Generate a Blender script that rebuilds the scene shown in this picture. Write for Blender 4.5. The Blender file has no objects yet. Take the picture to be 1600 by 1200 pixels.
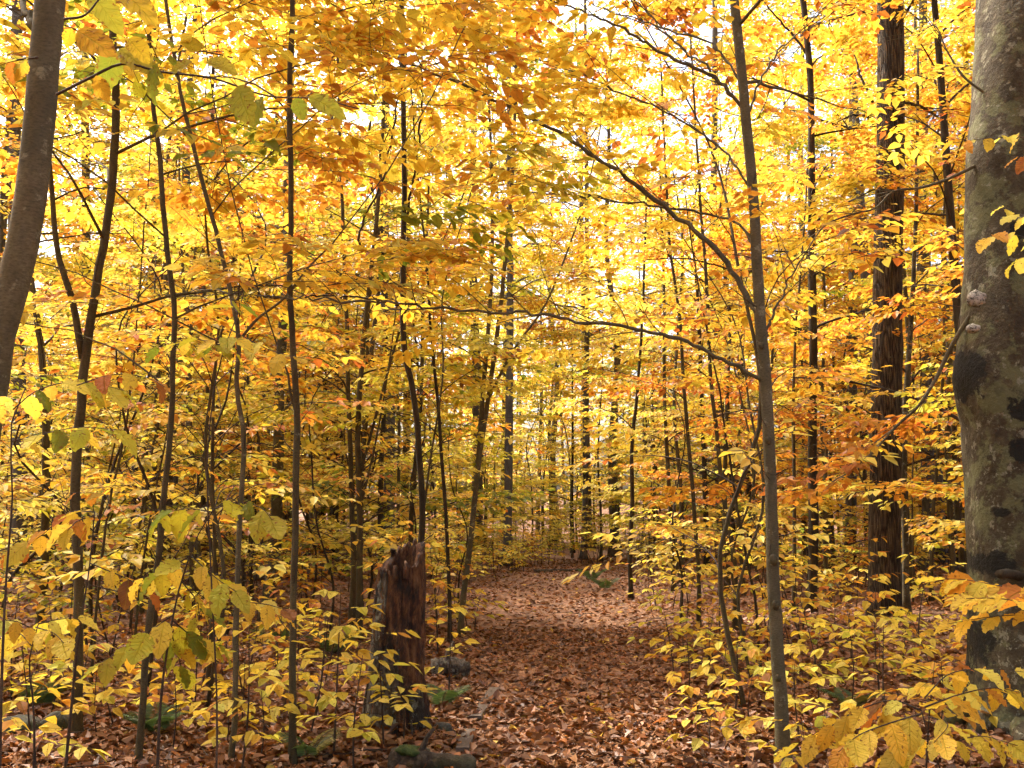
import bpy, math
import numpy as np
from mathutils import Matrix, Vector
R = math.radians
scene = bpy.context.scene
COL = scene.collection
# ------------------------------------------------------------------ camera
FPX, CAMZ, PITCH = 1500.0, 1.6, math.atan(200 / 1500.0)
cam = bpy.data.cameras.new('camera')
cam.sensor_width = 36.0
cam.lens = 36.0 * FPX / 1600.0
cam.clip_start, cam.clip_end = 0.05, 2000
camo = bpy.data.objects.new('camera', cam)
camo.location = (0, 0, CAMZ)
camo.rotation_euler = (math.pi / 2 + PITCH, 0, 0)
COL.objects.link(camo)
scene.camera = camo
# ------------------------------------------------------------------ light
SUN_EL, SUN_AZ = R(56), R(-48)          # azimuth from +Y, positive towards +X
SUN_STR, SKY_STR, EXPOSURE = 2.4, 0.15, 2.03
world = bpy.data.worlds.new('World')
scene.world = world
world.use_nodes = True
wn = world.node_tree
sky = wn.nodes.new('ShaderNodeTexSky')
sky.sky_type = 'NISHITA'
sky.sun_disc = False
sky.sun_elevation = SUN_EL
sky.sun_rotation = SUN_AZ
sky.air_density, sky.dust_density, sky.ozone_density = 1.0, 8.0, 0.3
wn.nodes['Background'].inputs['Strength'].default_value = SKY_STR
wn.links.new(sky.outputs[0], wn.nodes['Background'].inputs['Color'])
sl = bpy.data.lights.new('sun', 'SUN')
sl.energy, sl.angle, sl.color = SUN_STR, R(8.0), (1.0, 0.93, 0.82)
so = bpy.data.objects.new('sun', sl)
sd = Vector((math.cos(SUN_EL) * math.sin(SUN_AZ), math.cos(SUN_EL) * math.cos(SUN_AZ), math.sin(SUN_EL)))
so.rotation_euler = sd.to_track_quat('Z', 'Y').to_euler()
so.location = sd * 60
COL.objects.link(so)
vs = scene.view_settings
vs.view_transform, vs.look, vs.gamma, vs.exposure = 'Standard', 'None', 1.0, EXPOSURE
vs.use_curve_mapping = False
cy = scene.cycles
cy.max_bounces, cy.diffuse_bounces, cy.glossy_bounces, cy.transmission_bounces = 7, 4, 1, 5
cy.caustics_reflective = cy.caustics_refractive = False
cy.sample_clamp_indirect = 6.0
cy.use_denoising = True
cy.use_adaptive_sampling, cy.adaptive_threshold, cy.adaptive_min_samples = True, .03, 16

# ------------------------------------------------------------------ helpers
CT, ST = math.cos(PITCH), math.sin(PITCH)
def at(px, py, Y):
    """world point on the ray through photo pixel (1600x1200) at forward distance Y"""
    u, v = (px - 800) / FPX, (600 - py) / FPX
    d = np.array([u, CT - v * ST, ST + v * CT])
    return np.array([0, 0, CAMZ]) + d * (Y / d[1])
def project(P):
    P = np.atleast_2d(P) - np.array([0, 0, CAMZ])
    dep = P[:, 1] * CT + P[:, 2] * ST
    up = -P[:, 1] * ST + P[:, 2] * CT
    dd = np.where(dep > 0.05, dep, 0.05)
    return 800 + FPX * P[:, 0] / dd, 600 - FPX * up / dd, dep
def path_x(y): return 0.37 + (np.asarray(y, float) - 6.2) * 0.0515
def path_hw(y): return 0.68 + 0.058 * np.clip(np.asarray(y, float) - 6, 0, 22)
def ground(x, y):
    x = np.asarray(x, float); y = np.asarray(y, float)
    g = 0.05 * np.sin(x * .9 + 1.3) * np.cos(y * .7 + .4) + 0.035 * np.sin(x * 2.1 + y * 1.3) + 0.02 * np.sin(x * 4.3 - y * 3.1 + 2)
    g = g + 0.10 * np.sin(x * .21 + 2) * np.sin(y * .17 + 1)
    d = (x - path_x(y)) / np.maximum(path_hw(y), .3)
    on = np.exp(-d * d)
    g = g * (1 - .8 * on) - 0.07 * on
    g = g + 0.16 * np.clip((x - 2.0) / 3.0, 0, 1) * np.clip((18 - y) / 8, 0, 1)
    far = np.clip((y - 30) / 60, 0, 1)
    return g + far * far * 3.5
def unit(v):
    v = np.asarray(v, float)
    return v / np.maximum(np.linalg.norm(v, axis=-1, keepdims=True), 1e-9)

class MB:
    def __init__(s): s.v, s.c, s.f, s.n = [], [], {}, 0; s.uv = []
    def add(s, verts, faces, col=None, uv=None):
        verts = np.asarray(verts, float)
        s.v.append(verts)
        s.c.append(np.tile(np.ones(3), (len(verts), 1)) if col is None else np.broadcast_to(col, (len(verts), 3)))
        s.uv.append(np.zeros((len(verts), 2)) if uv is None else uv)
        for f in faces:
            f = np.asarray(f, np.int64)
            if len(f): s.f.setdefault(f.shape[1], []).append(f + s.n)
        s.n += len(verts)
    def mesh(s, name, mat, origin=(0, 0, 0), smooth=True, color=False, uv=False):
        me = bpy.data.meshes.new(name)
        V = np.concatenate(s.v) - np.asarray(origin)
        me.vertices.add(len(V)); me.vertices.foreach_set('co', V.astype(np.float32).ravel())
        loops, starts, st = [], [], 0
        for k, fl in s.f.items():
            F = np.concatenate(fl); loops.append(F.ravel())
            starts.append(st + np.arange(len(F)) * k); st += F.size
        loops = np.concatenate(loops).astype(np.int32); starts = np.concatenate(starts).astype(np.int32)
        me.loops.add(len(loops)); me.loops.foreach_set('vertex_index', loops)
        me.polygons.add(len(starts)); me.polygons.foreach_set('loop_start', starts)
        me.polygons.foreach_set('use_smooth', np.full(len(starts), smooth))
        if color:
            a = me.attributes.new('leafcol', 'FLOAT_COLOR', 'POINT')
            C = np.concatenate(s.c); C4 = np.ones((len(C), 4), np.float32); C4[:, :3] = C
            a.data.foreach_set('color', C4.ravel())
        if uv:
            U = np.concatenate(s.uv)[loops]
            ul = me.uv_layers.new(name='UVMap'); ul.data.foreach_set('uv', U.astype(np.float32).ravel())
        me.update(calc_edges=True)
        me.validate()
        me.materials.append(mat)
        return me
    def build(s, name, mat, parent=None, origin=(0, 0, 0), **k):
        if not s.n: return None
        return obj(name, s.mesh(name, mat, origin, **k), parent)
def obj(name, me, parent=None, loc=None):
    o = bpy.data.objects.new(name, me)
    COL.objects.link(o)
    if parent: o.parent = parent
    if loc is not None: o.location = loc
    return o
def tag(o, label=None, cat=None, group=None, kind=None):
    if label: o['label'] = label
    if cat: o['category'] = cat
    if group: o['group'] = group
    if kind: o['kind'] = kind
    return o
def empty(name, loc, label, cat, group=None):
    o = obj(name, None, None, tuple(map(float, loc)))
    o.empty_display_size = .1
    return tag(o, label, cat, group)

def frames(pts):
    pts = np.asarray(pts, float)
    t = unit(np.gradient(pts, axis=0))
    ref = np.array([1.0, 0, 0]) if abs(t[0][0]) < .8 else np.array([0, 1.0, 0])
    us, ws = [], []
    u = ref
    for k in range(len(pts)):
        u = unit(u - t[k] * np.dot(u, t[k])); us.append(u); ws.append(np.cross(t[k], u))
    return t, np.array(us), np.array(ws)
def tube(mb, pts, rad, sides=6, rough=0.0, rng=None, cap=True):
    pts = np.asarray(pts, float); rad = np.asarray(rad, float); n = len(pts)
    t, u, w = frames(pts)
    a = np.arange(sides) * 2 * math.pi / sides
    rr = rad[:, None] * np.ones((1, sides))
    if rough and rng is not None:
        ph = rng.uniform(0, 6.28, 6)
        z = np.arange(n)[:, None]
        rr = rr * (1 + rough * (np.sin(3 * a + ph[0] + z * .7) * .5 + np.sin(2 * a + ph[1] - z * .45) * .6) + rough * .6 * rng.standard_normal((n, sides)))
    V = pts[:, None, :] + rr[..., None] * (np.cos(a)[None, :, None] * u[:, None, :] + np.sin(a)[None, :, None] * w[:, None, :])
    i = np.arange(n - 1)[:, None] * sides; j = np.arange(sides)[None, :]; j2 = (j + 1) % sides
    F = np.stack([i + j, i + j2, i + sides + j2, i + sides + j], -1).reshape(-1, 4)
    fs = [F]
    if cap: fs += [np.arange(sides)[None, ::-1], (np.arange(sides) + (n - 1) * sides)[None]]
    mb.add(V.reshape(-1, 3), fs)
def resample(pts, n):
    """smooth resampling of a polyline (Catmull-Rom on arc length)"""
    pts = np.asarray(pts, float)
    s = np.concatenate([[0], np.cumsum(np.linalg.norm(np.diff(pts, axis=0), axis=1))])
    q = np.linspace(0, s[-1], n)
    m = np.gradient(pts, s, axis=0)
    k = np.clip(np.searchsorted(s, q, 'right') - 1, 0, len(s) - 2)
    h = (s[k + 1] - s[k])[:, None]; t = ((q - s[k])[:, None]) / h
    return ((2 * t**3 - 3 * t**2 + 1) * pts[k] + (t**3 - 2 * t**2 + t) * h * m[k] + (-2 * t**3 + 3 * t**2) * pts[k + 1] + (t**3 - t**2) * h * m[k + 1])

# ------------------------------------------------------------------ materials
class NT:
    def __init__(s, name):
        s.m = bpy.data.materials.new(name); s.m.use_nodes = True
        s.t = s.m.node_tree; s.t.nodes.clear()
        s.out = s.t.nodes.new('ShaderNodeOutputMaterial')
    def n(s, typ, **k):
        o = s.t.nodes.new('ShaderNode' + typ)
        for a, b in k.items():
            if a.startswith('i_'): s.set(o, a[2:], b)
            else: setattr(o, a, b)
        return o
    def set(s, o, key, val):
        key = int(key) if key.isdigit() else key
        if hasattr(val, 'is_output') and val.is_output: s.t.links.new(val, o.inputs[key])
        else: o.inputs[key].default_value = val
    def mix(s, fac, a, b, mode='MIX'):
        o = s.n('Mix', data_type='RGBA', blend_type=mode)
        s.set(o, '0', fac); s.set(o, '6', a); s.set(o, '7', b)
        return o.outputs[2]
    def ramp(s, fac, stops):
        o = s.n('ValToRGB'); s.t.links.new(fac, o.inputs[0])
        e = o.color_ramp.elements
        while len(e) < len(stops): e.new(.5)
        for k, (p, c) in zip(e, stops):
            k.position = p; k.color = c if len(c) == 4 else (*c, 1)
        return o.outputs[0]
    def math(s, op, a, b=0.0):
        o = s.n('Math', operation=op); s.set(o, '0', a); s.set(o, '1', b)
        return o.outputs[0]
    def noise(s, vec, scale, detail=3, rough=.55):
        o = s.n('TexNoise'); s.t.links.new(vec, o.inputs['Vector'])
        o.inputs['Scale'].default_value = scale; o.inputs['Detail'].default_value = detail; o.inputs['Roughness'].default_value = rough
        return o.outputs[0]
    def mapping(s, vec, scale):
        o = s.n('Mapping'); s.t.links.new(vec, o.inputs[0]); o.inputs['Scale'].default_value = scale
        return o.outputs[0]
    def bump(s, h, strength, dist):
        o = s.n('Bump'); s.t.links.new(h, o.inputs['Height'])
        o.inputs['Strength'].default_value = strength; o.inputs['Distance'].default_value = dist
        return o.outputs[0]
    def surf(s, o): s.t.links.new(o, s.out.inputs['Surface']); return s.m

def leaf_material(name, transl=.5, detail=False, gloss=.05, dry=False):
    m = NT(name)
    att = m.n('Attribute', attribute_name='leafcol').outputs['Color']
    oi = m.n('ObjectInfo')
    col = m.mix(1.0, att, oi.outputs['Color'], 'MULTIPLY')
    nrm = None
    if detail:
        tc = m.n('TexCoord')
        sep = m.n('SeparateXYZ'); m.t.links.new(tc.outputs['UV'], sep.inputs[0])
        ax = m.math('ABSOLUTE', sep.outputs[0])
        v = m.math('SUBTRACT', m.math('MULTIPLY', sep.outputs[1], 9.0), m.math('MULTIPLY', ax, 1.6))
        saw = m.math('ABSOLUTE', m.math('SUBTRACT', m.math('FRACT', v), .5))          # 0 on the vein
        vein = m.math('SUBTRACT', 1.0, m.math('SMOOTH_MIN', m.math('MULTIPLY', saw, 7.0), 1.0))
        mid = m.math('SUBTRACT', 1.0, m.math('MINIMUM', m.math('MULTIPLY', ax, 14.0), 1.0))
        vm = m.math('MAXIMUM', m.math('MULTIPLY', m.math('MAXIMUM', vein, 0.0), .55), mid)
        # green stays along the ribs of turning leaves, brown starts at spots and at the edge
        rnd = oi.outputs['Random']
        obv = m.n('VectorMath', operation='ADD'); m.t.links.new(tc.outputs['Object'], obv.inputs[0])
        cr = m.n('CombineXYZ'); m.set(cr, 'X', m.math('MULTIPLY', rnd, 37.0)); m.set(cr, 'Y', m.math('MULTIPLY', rnd, 91.0))
        m.t.links.new(cr.outputs[0], obv.inputs[1])
        no = m.noise(obv.outputs[0], 3.2, 4)
        col = m.mix(m.math('MULTIPLY', vm, .42), col, (.30, .31, .03, 1))
        col = m.mix(m.math('MULTIPLY', m.math('SUBTRACT', no, .42), .5), col, (.62, .34, .03, 1))
        edge = m.math('MULTIPLY', m.math('POWER', ax, 4.0), .6)
        spot = m.ramp(m.math('ADD', m.noise(obv.outputs[0], 8.0, 3), m.math('MULTIPLY', edge, .12)), [(.61, (0, 0, 0)), (.68, (1, 1, 1))])
        col = m.mix(m.math('MULTIPLY', spot, .85), col, (.24, .085, .02, 1))
        nrm = m.bump(m.math('ADD', m.math('MULTIPLY', vm, -1.0), m.math('MULTIPLY', no, 1.5)), .8, .006)
    df = m.n('BsdfDiffuse'); m.t.links.new(col, df.inputs[0])
    tr = m.n('BsdfTranslucent'); m.t.links.new(col, tr.inputs[0])
    gl = m.n('BsdfGlossy'); gl.inputs['Roughness'].default_value = .5; gl.inputs['Color'].default_value = (1, 1, 1, 1)
    if nrm:
        for b in (df, gl): m.t.links.new(nrm, b.inputs['Normal'])
    a = m.n('MixShader'); a.inputs[0].default_value = transl
    m.t.links.new(df.outputs[0], a.inputs[1]); m.t.links.new(tr.outputs[0], a.inputs[2])
    b = m.n('MixShader'); b.inputs[0].default_value = gloss
    m.t.links.new(a.outputs[0], b.inputs[1]); m.t.links.new(gl.outputs[0], b.inputs[2])
    return m.surf(b.outputs[0])

def bark_material(name, c0, c1, c2, scale=8, stretch=.35, bump=.35, dist=.01, blotch=None, blotch_amt=.5, lichen=None, lichen_th=.62, furrow=False):
    m = NT(name)
    tc = m.n('TexCoord').outputs['Object']
    st = m.mapping(tc, (1, 1, stretch))
    a = m.noise(st, scale, 6, .6)
    b = m.noise(tc, scale * .22, 4)
    c = m.noise(m.mapping(tc, (1, 1, 2.6)), scale * 4, 4, .7)
    col = m.ramp(a, [(.28, c0), (.5, c1), (.74, c2)])
    h = a
    if furrow:
        vo = m.n('TexVoronoi', feature='DISTANCE_TO_EDGE'); m.t.links.new(m.mapping(tc, (1, 1, .065)), vo.inputs['Vector'])
        vo.inputs['Scale'].default_value = furrow
        fr = m.ramp(vo.outputs[0], [(.0, (0, 0, 0)), (.16, (1, 1, 1))])
        col = m.mix(m.math('SUBTRACT', 1.0, fr), col, (c0[0] * .45, c0[1] * .42, c0[2] * .4, 1))
        h = m.math('ADD', m.math('MULTIPLY', fr, 1.2), m.math('MULTIPLY', a, .7))
    if blotch:
        f = m.ramp(b, [(.45, (0, 0, 0)), (.62, (1, 1, 1))])
        col = m.mix(m.math('MULTIPLY', f, blotch_amt), col, (*blotch, 1))
    if lichen:
        f = m.ramp(m.noise(tc, scale * .9, 5, .65), [(lichen_th, (0, 0, 0)), (lichen_th + .05, (1, 1, 1))])
        col = m.mix(m.math('MULTIPLY', f, .7), col, (*lichen, 1))
    col = m.mix(m.ramp(c, [(.42, (0, 0, 0)), (.66, (.65, .65, .65))]), col, (c0[0] * .55, c0[1] * .55, c0[2] * .55, 1))
    bs = m.n('BsdfPrincipled'); m.t.links.new(col, bs.inputs['Base Color'])
    bs.inputs['Roughness'].default_value = .85; bs.inputs['Specular IOR Level'].default_value = .25
    m.t.links.new(m.bump(m.math('ADD', h, m.math('MULTIPLY', c, .3)), bump, dist), bs.inputs['Normal'])
    return m.surf(bs.outputs[0])

M = {}
M['leaf'] = leaf_material('autumn_leaf', .55, gloss=.03)
M['leaf_near'] = leaf_material('autumn_leaf_veined', .5, detail=True, gloss=.012)
M['litter'] = leaf_material('dry_leaf', .12, gloss=.035)
M['fern'] = leaf_material('fern_leaf', .35)
M['smooth'] = bark_material('smooth_beech_bark', (.070, .056, .030), (.118, .096, .052), (.168, .140, .080), 14, .5, .25, .006, blotch=(.075, .065, .038), blotch_amt=.7, lichen=(.25, .23, .145), lichen_th=.59)
M['dark'] = bark_material('dark_sapling_bark', (.020, .014, .007), (.042, .030, .015), (.074, .054, .029), 22, .3, .4, .006, lichen=(.2, .19, .15), lichen_th=.68)
M['brown'] = bark_material('brown_sapling_bark', (.040, .030, .014), (.078, .059, .028), (.125, .097, .049), 20, .3, .4, .006, blotch=(.09, .08, .045), lichen=(.24, .23, .17), lichen_th=.66)
M['mottled'] = bark_material('mottled_bark', (.045, .036, .02), (.105, .087, .05), (.20, .17, .105), 9, .7, .4, .01, blotch=(.06, .048, .03), blotch_amt=.8, lichen=(.30, .28, .22), lichen_th=.57)
M['rough'] = bark_material('furrowed_bark', (.045, .029, .016), (.105, .070, .037), (.19, .138, .080), 16, .25, 1.0, .03, lichen=(.27, .25, .2), lichen_th=.66, furrow=32)
M['grey'] = bark_material('grey_forest_bark', (.065, .056, .046), (.12, .105, .088), (.185, .165, .14), 12, .3, .6, .02, lichen=(.27, .27, .24), lichen_th=.64)
M['twig'] = bark_material('twig_bark', (.035, .024, .018), (.06, .042, .03), (.09, .065, .048), 30, .4, .1, .002)

# ------------------------------------------------------------------ leaf shapes
def leaf_lod1(w=.30, fold=.07, curl=-.10, twist=0.0):
    y = np.array([0, .30, .32, .30, .66, .68, .66, 1.0])
    x = np.array([0, -w, 0, w, -w * .72, 0, w * .72, 0])
    z = fold * np.abs(x) / w + curl * y * y + twist * x * y
    return np.stack([x, y, z], 1), [np.array([[0, 2, 1], [0, 3, 2], [4, 5, 7], [5, 6, 7]]), np.array([[1, 2, 5, 4], [2, 3, 6, 5]])]
def leaf_lod2(w=.31, fold=.06, curl=-.1):
    y = np.array([0, .33, .72, 1.0, .72, .33]); x = np.array([0, -w, -w * .6, 0, w * .6, w])
    z = fold * np.abs(x) / w + curl * y * y
    return np.stack([x, y, z], 1), [np.array([[0, 3, 2, 1], [0, 5, 4, 3]])]
def leaf_lod0(w=.30, fold=.05, curl=-.12, wave=.02, twist=0.0, n=15, seed=0):
    r = np.random.default_rng(seed)
    ys = np.linspace(0, 1, n)
    hw = ys ** .62 * (1 - ys) ** .95; hw = w * 1.04 * hw / hw.max()
    hw[1:-1] *= 1 + .06 * (-1.0) ** np.arange(n - 2)
    V, U = [], []
    for k, y in enumerate(ys):
        zc = curl * y * y
        if k in (0, n - 1):
            V.append((0, y, zc)); U.append((0, y)); continue
        for sgn in (-1, 0, 1):
            V.append((sgn * hw[k], y + .035 * abs(sgn), zc + fold * abs(sgn) * hw[k] / w + sgn * sgn * wave * math.sin(k * 1.9 + sgn) + twist * sgn * hw[k] * y))
            U.append((sgn * 1.0, y))
    tri, quad = [], []
    tri += [(0, 2, 1), (0, 3, 2)]
    for k in range(1, n - 2):
        a = 1 + (k - 1) * 3; b = a + 3
        quad += [(a, a + 1, b + 1, b), (a + 1, a + 2, b + 2, b + 1)]
    a = 1 + (n - 3) * 3; t = len(V) - 1
    tri += [(a, a + 1, t), (a + 1, a + 2, t)]
    return np.array(V), [np.array(tri), np.array(quad)], np.array(U)
def maple(seed=0):
    r = np.random.default_rng(seed)
    ang = np.array([-90, -55, -25, -2, 20, 48, 68, 90, 112, 132, 160, 182, 205, 235]) * math.pi / 180
    rad = np.array([.16, .38, .22, .52, .30, .55, .34, .66, .34, .55, .30, .52, .22, .38])
    V = [(0, .4, 0)]
    for a_, r_ in zip(ang, rad):
        V.append((r_ * math.cos(a_) * .9, .4 + r_ * math.sin(a_) * .9, .35 * r_ * r.uniform(-.35, .9)))
    n = len(ang)
    return np.array(V), [np.array([(0, 1 + k, 1 + (k + 1) % n) for k in range(n)])]

def put_leaves(mb, tmpl, P, D, N, S, C):
    """one mesh of many leaves: stalk points P, directions D, normals N, lengths S, colours C"""
    tv, tf = tmpl[0], tmpl[1]
    if not len(P): return
    D = unit(D); X = unit(np.cross(D, N)); Z = np.cross(X, D)
    V = P[:, None, :] + S[:, None, None] * (tv[None, :, 0, None] * X[:, None, :] + tv[None, :, 1, None] * D[:, None, :] + tv[None, :, 2, None] * Z[:, None, :])
    k = len(tv); off = (np.arange(len(P)) * k)[:, None, None]
    fs = [(f[None] + off).reshape(-1, f.shape[1]) for f in tf]
    mb.add(V.reshape(-1, 3), fs, np.repeat(C, k, axis=0))
def leaf_meshes(mat, kind):
    out = []
    for s in range(5):
        mb = MB()
        if kind == 0:
            v, f, u = leaf_lod0(.27 + .03 * (s % 3), [.06, -.05, .10, .02, .13][s], [-.16, -.34, .10, -.42, -.24][s], [.03, .045, .035, .05, .03][s], [.1, .4, -.35, .2, -.45][s], seed=s)
            mb.add(v, f, None, u)
        else:
            v, f = leaf_lod1(.28 + .02 * (s % 3), .05 + .02 * (s % 2), [-.10, -.2, .05, -.28, -.15][s], [0, .2, -.2, .1, -.25][s])
            mb.add(v, f, None, np.stack([v[:, 0] / .3, v[:, 1]], 1))
        me = mb.mesh('leaf', mat, uv=True, color=True, smooth=(kind == 0))
        out.append(me)
    return out
LEAF0 = leaf_meshes(M['leaf_near'], 0)
LEAF1 = leaf_meshes(M['leaf_near'], 1)
LEAFN = [0]
def leaf_object(parent, origin, p, d, n, s, c, k, lod=1):
    d = unit(d); x = unit(np.cross(d, n)); z = np.cross(x, d)
    m = Matrix([[x[0] * s, d[0] * s, z[0] * s, p[0] - origin[0]], [x[1] * s, d[1] * s, z[1] * s, p[1] - origin[1]], [x[2] * s, d[2] * s, z[2] * s, p[2] - origin[2]], [0, 0, 0, 1]])
    o = bpy.data.objects.new('leaf', (LEAF0 if lod == 0 else LEAF1)[k % 5])
    COL.objects.link(o); o.parent = parent; o.matrix_basis = m
    o.color = (float(c[0]), float(c[1]), float(c[2]), 1)
    LEAFN[0] += 1
    return o

# autumn colours of the leaves themselves (linear)
YEL, GOLD, LEM = (.82, .61, .065), (.79, .51, .045), (.82, .70, .12)
ORA, RUST, BRO, GRN, LIM = (.66, .29, .032), (.48, .15, .025), (.26, .10, .03), (.22, .27, .025), (.52, .47, .035)
PAL = {
    'gold':   [(YEL, .40), (GOLD, .33), (ORA, .10), (LEM, .08), (RUST, .06), (BRO, .03)],
    'yellow': [(YEL, .43), (LEM, .25), (GOLD, .18), (LIM, .08), (ORA, .04), (BRO, .02)],
    'lemon':  [(LEM, .45), (LIM, .25), (YEL, .28), (GRN, .02)],
    'orange': [(ORA, .40), (GOLD, .30), (RUST, .16), (YEL, .12), (BRO, .02)],
    'rust':   [(RUST, .38), (ORA, .42), (GOLD, .15), (BRO, .05)],
    'green':  [(LIM, .42), (GRN, .24), (YEL, .30), (GOLD, .04)],
}
MIX = {'gold': ['gold', 'gold', 'yellow', 'orange', 'gold', 'orange', 'lemon'], 'yellow': ['yellow', 'yellow', 'lemon', 'gold', 'green'], 'orange': ['orange', 'orange', 'gold', 'rust', 'yellow'], 'lemon': ['lemon', 'lemon', 'yellow', 'green']}
def colours(rng, n, pal, clump=None):
    cs = np.array([c for c, _ in PAL[pal]]); w = np.cumsum([q for _, q in PAL[pal]])
    u = rng.random(n)
    if clump is not None: u = np.mod(u * .45 + clump, 1.0)
    C = cs[np.minimum(np.searchsorted(w / w[-1], u), len(cs) - 1)]
    return np.clip(C * rng.uniform(.72, 1.1, (n, 1)) * rng.uniform(.93, 1.07, (n, 3)), 0, .9)

# ------------------------------------------------------------------ sprays: flat beech twigs with alternate leaves
def make_spray(seed, leaf=.105):
    r = np.random.default_rng(seed)
    P, D, N, S, tw = [], [], [], [], []
    def twig(p0, ang, length, lead):
        n = max(3, int(length / .055)); p = np.array(p0, float); a = ang; pts = [p.copy()]
        for k in range(n):
            a += r.normal(0, .07) + (.10 if k % 2 else -.10)
            p = p + np.array([math.sin(a), math.cos(a), r.normal(0, .10) - .03]) * (length / n)
            pts.append(p.copy())
            sg = 1 if k % 2 else -1
            if k >= (1 if lead else 0):
                b = a + sg * r.uniform(.6, 1.0)
                P.append(p.copy()); D.append((math.sin(b), math.cos(b), r.uniform(-.55, .12)))
                N.append((r.normal(0, .28), r.normal(0, .28), 1)); S.append(leaf * r.uniform(.5, 1.28))
        P.append(p.copy()); D.append((math.sin(a), math.cos(a), r.uniform(-.5, .1))); N.append((r.normal(0, .3), r.normal(0, .3), 1)); S.append(leaf * r.uniform(.8, 1.15))
        tw.append(np.array(pts[::2] if len(pts) > 4 else pts))
        return pts
    main = twig((0, 0, 0), 0, r.uniform(.42, .6), True)
    for k in range(2, len(main) - 2, 2):
        twig(main[k], (1 if (k // 2) % 2 else -1) * r.uniform(.6, .95), r.uniform(.14, .28), False)
    return np.array(P), np.array(D), np.array(N), np.array(S), tw
SPRAYS = [make_spray(100 + k) for k in range(10)]

class Foliage:
    """collects leaves and twigs of one crown"""
    def __init__(s): s.P, s.D, s.N, s.S, s.C, s.tw = [], [], [], [], [], []
    def spray(s, rng, p, d, pal, size=1.0, tilt=.25, thin=1.0, clump=None):
        q = SPRAYS[rng.integers(len(SPRAYS))]
        y = unit(np.array(d)); z = unit(np.array([rng.normal(0, tilt), rng.normal(0, tilt), 1.0]))
        x = unit(np.cross(y, z)); z = np.cross(x, y)
        A = np.stack([x, y, z])
        if rng.random() < .5: A[0] *= -1
        k = rng.random(len(q[0])) < thin
        n = int(k.sum())
        s.P.append(p + size * (q[0][k] @ A)); s.D.append(q[1][k] @ A); s.N.append(q[2][k] @ np.stack([x, y, z])); s.S.append(q[3][k] * (.5 + .5 * size))
        s.C.append(colours(rng, n, pal, clump))
        for t in q[4]: s.tw.append(p + size * (t @ A))
    def cat(s):
        return [np.concatenate(a) if a else np.zeros((0, 3)) for a in (s.P, s.D, s.N)] + [np.concatenate(s.S) if s.S else np.zeros(0), np.concatenate(s.C) if s.C else np.zeros((0, 3))]

def clear_view(p, dmin=4.6):
    """False where a spray would hang right in front of the lens or in the open lane over the path"""
    x, y, z = p
    if y < dmin and abs(x) < .75 * max(y, .3) + .5: return False
    if y < 23 and abs(x - path_x(y)) < path_hw(y) * .9 and z < 1.9 + .04 * y: return False
    return True

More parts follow.
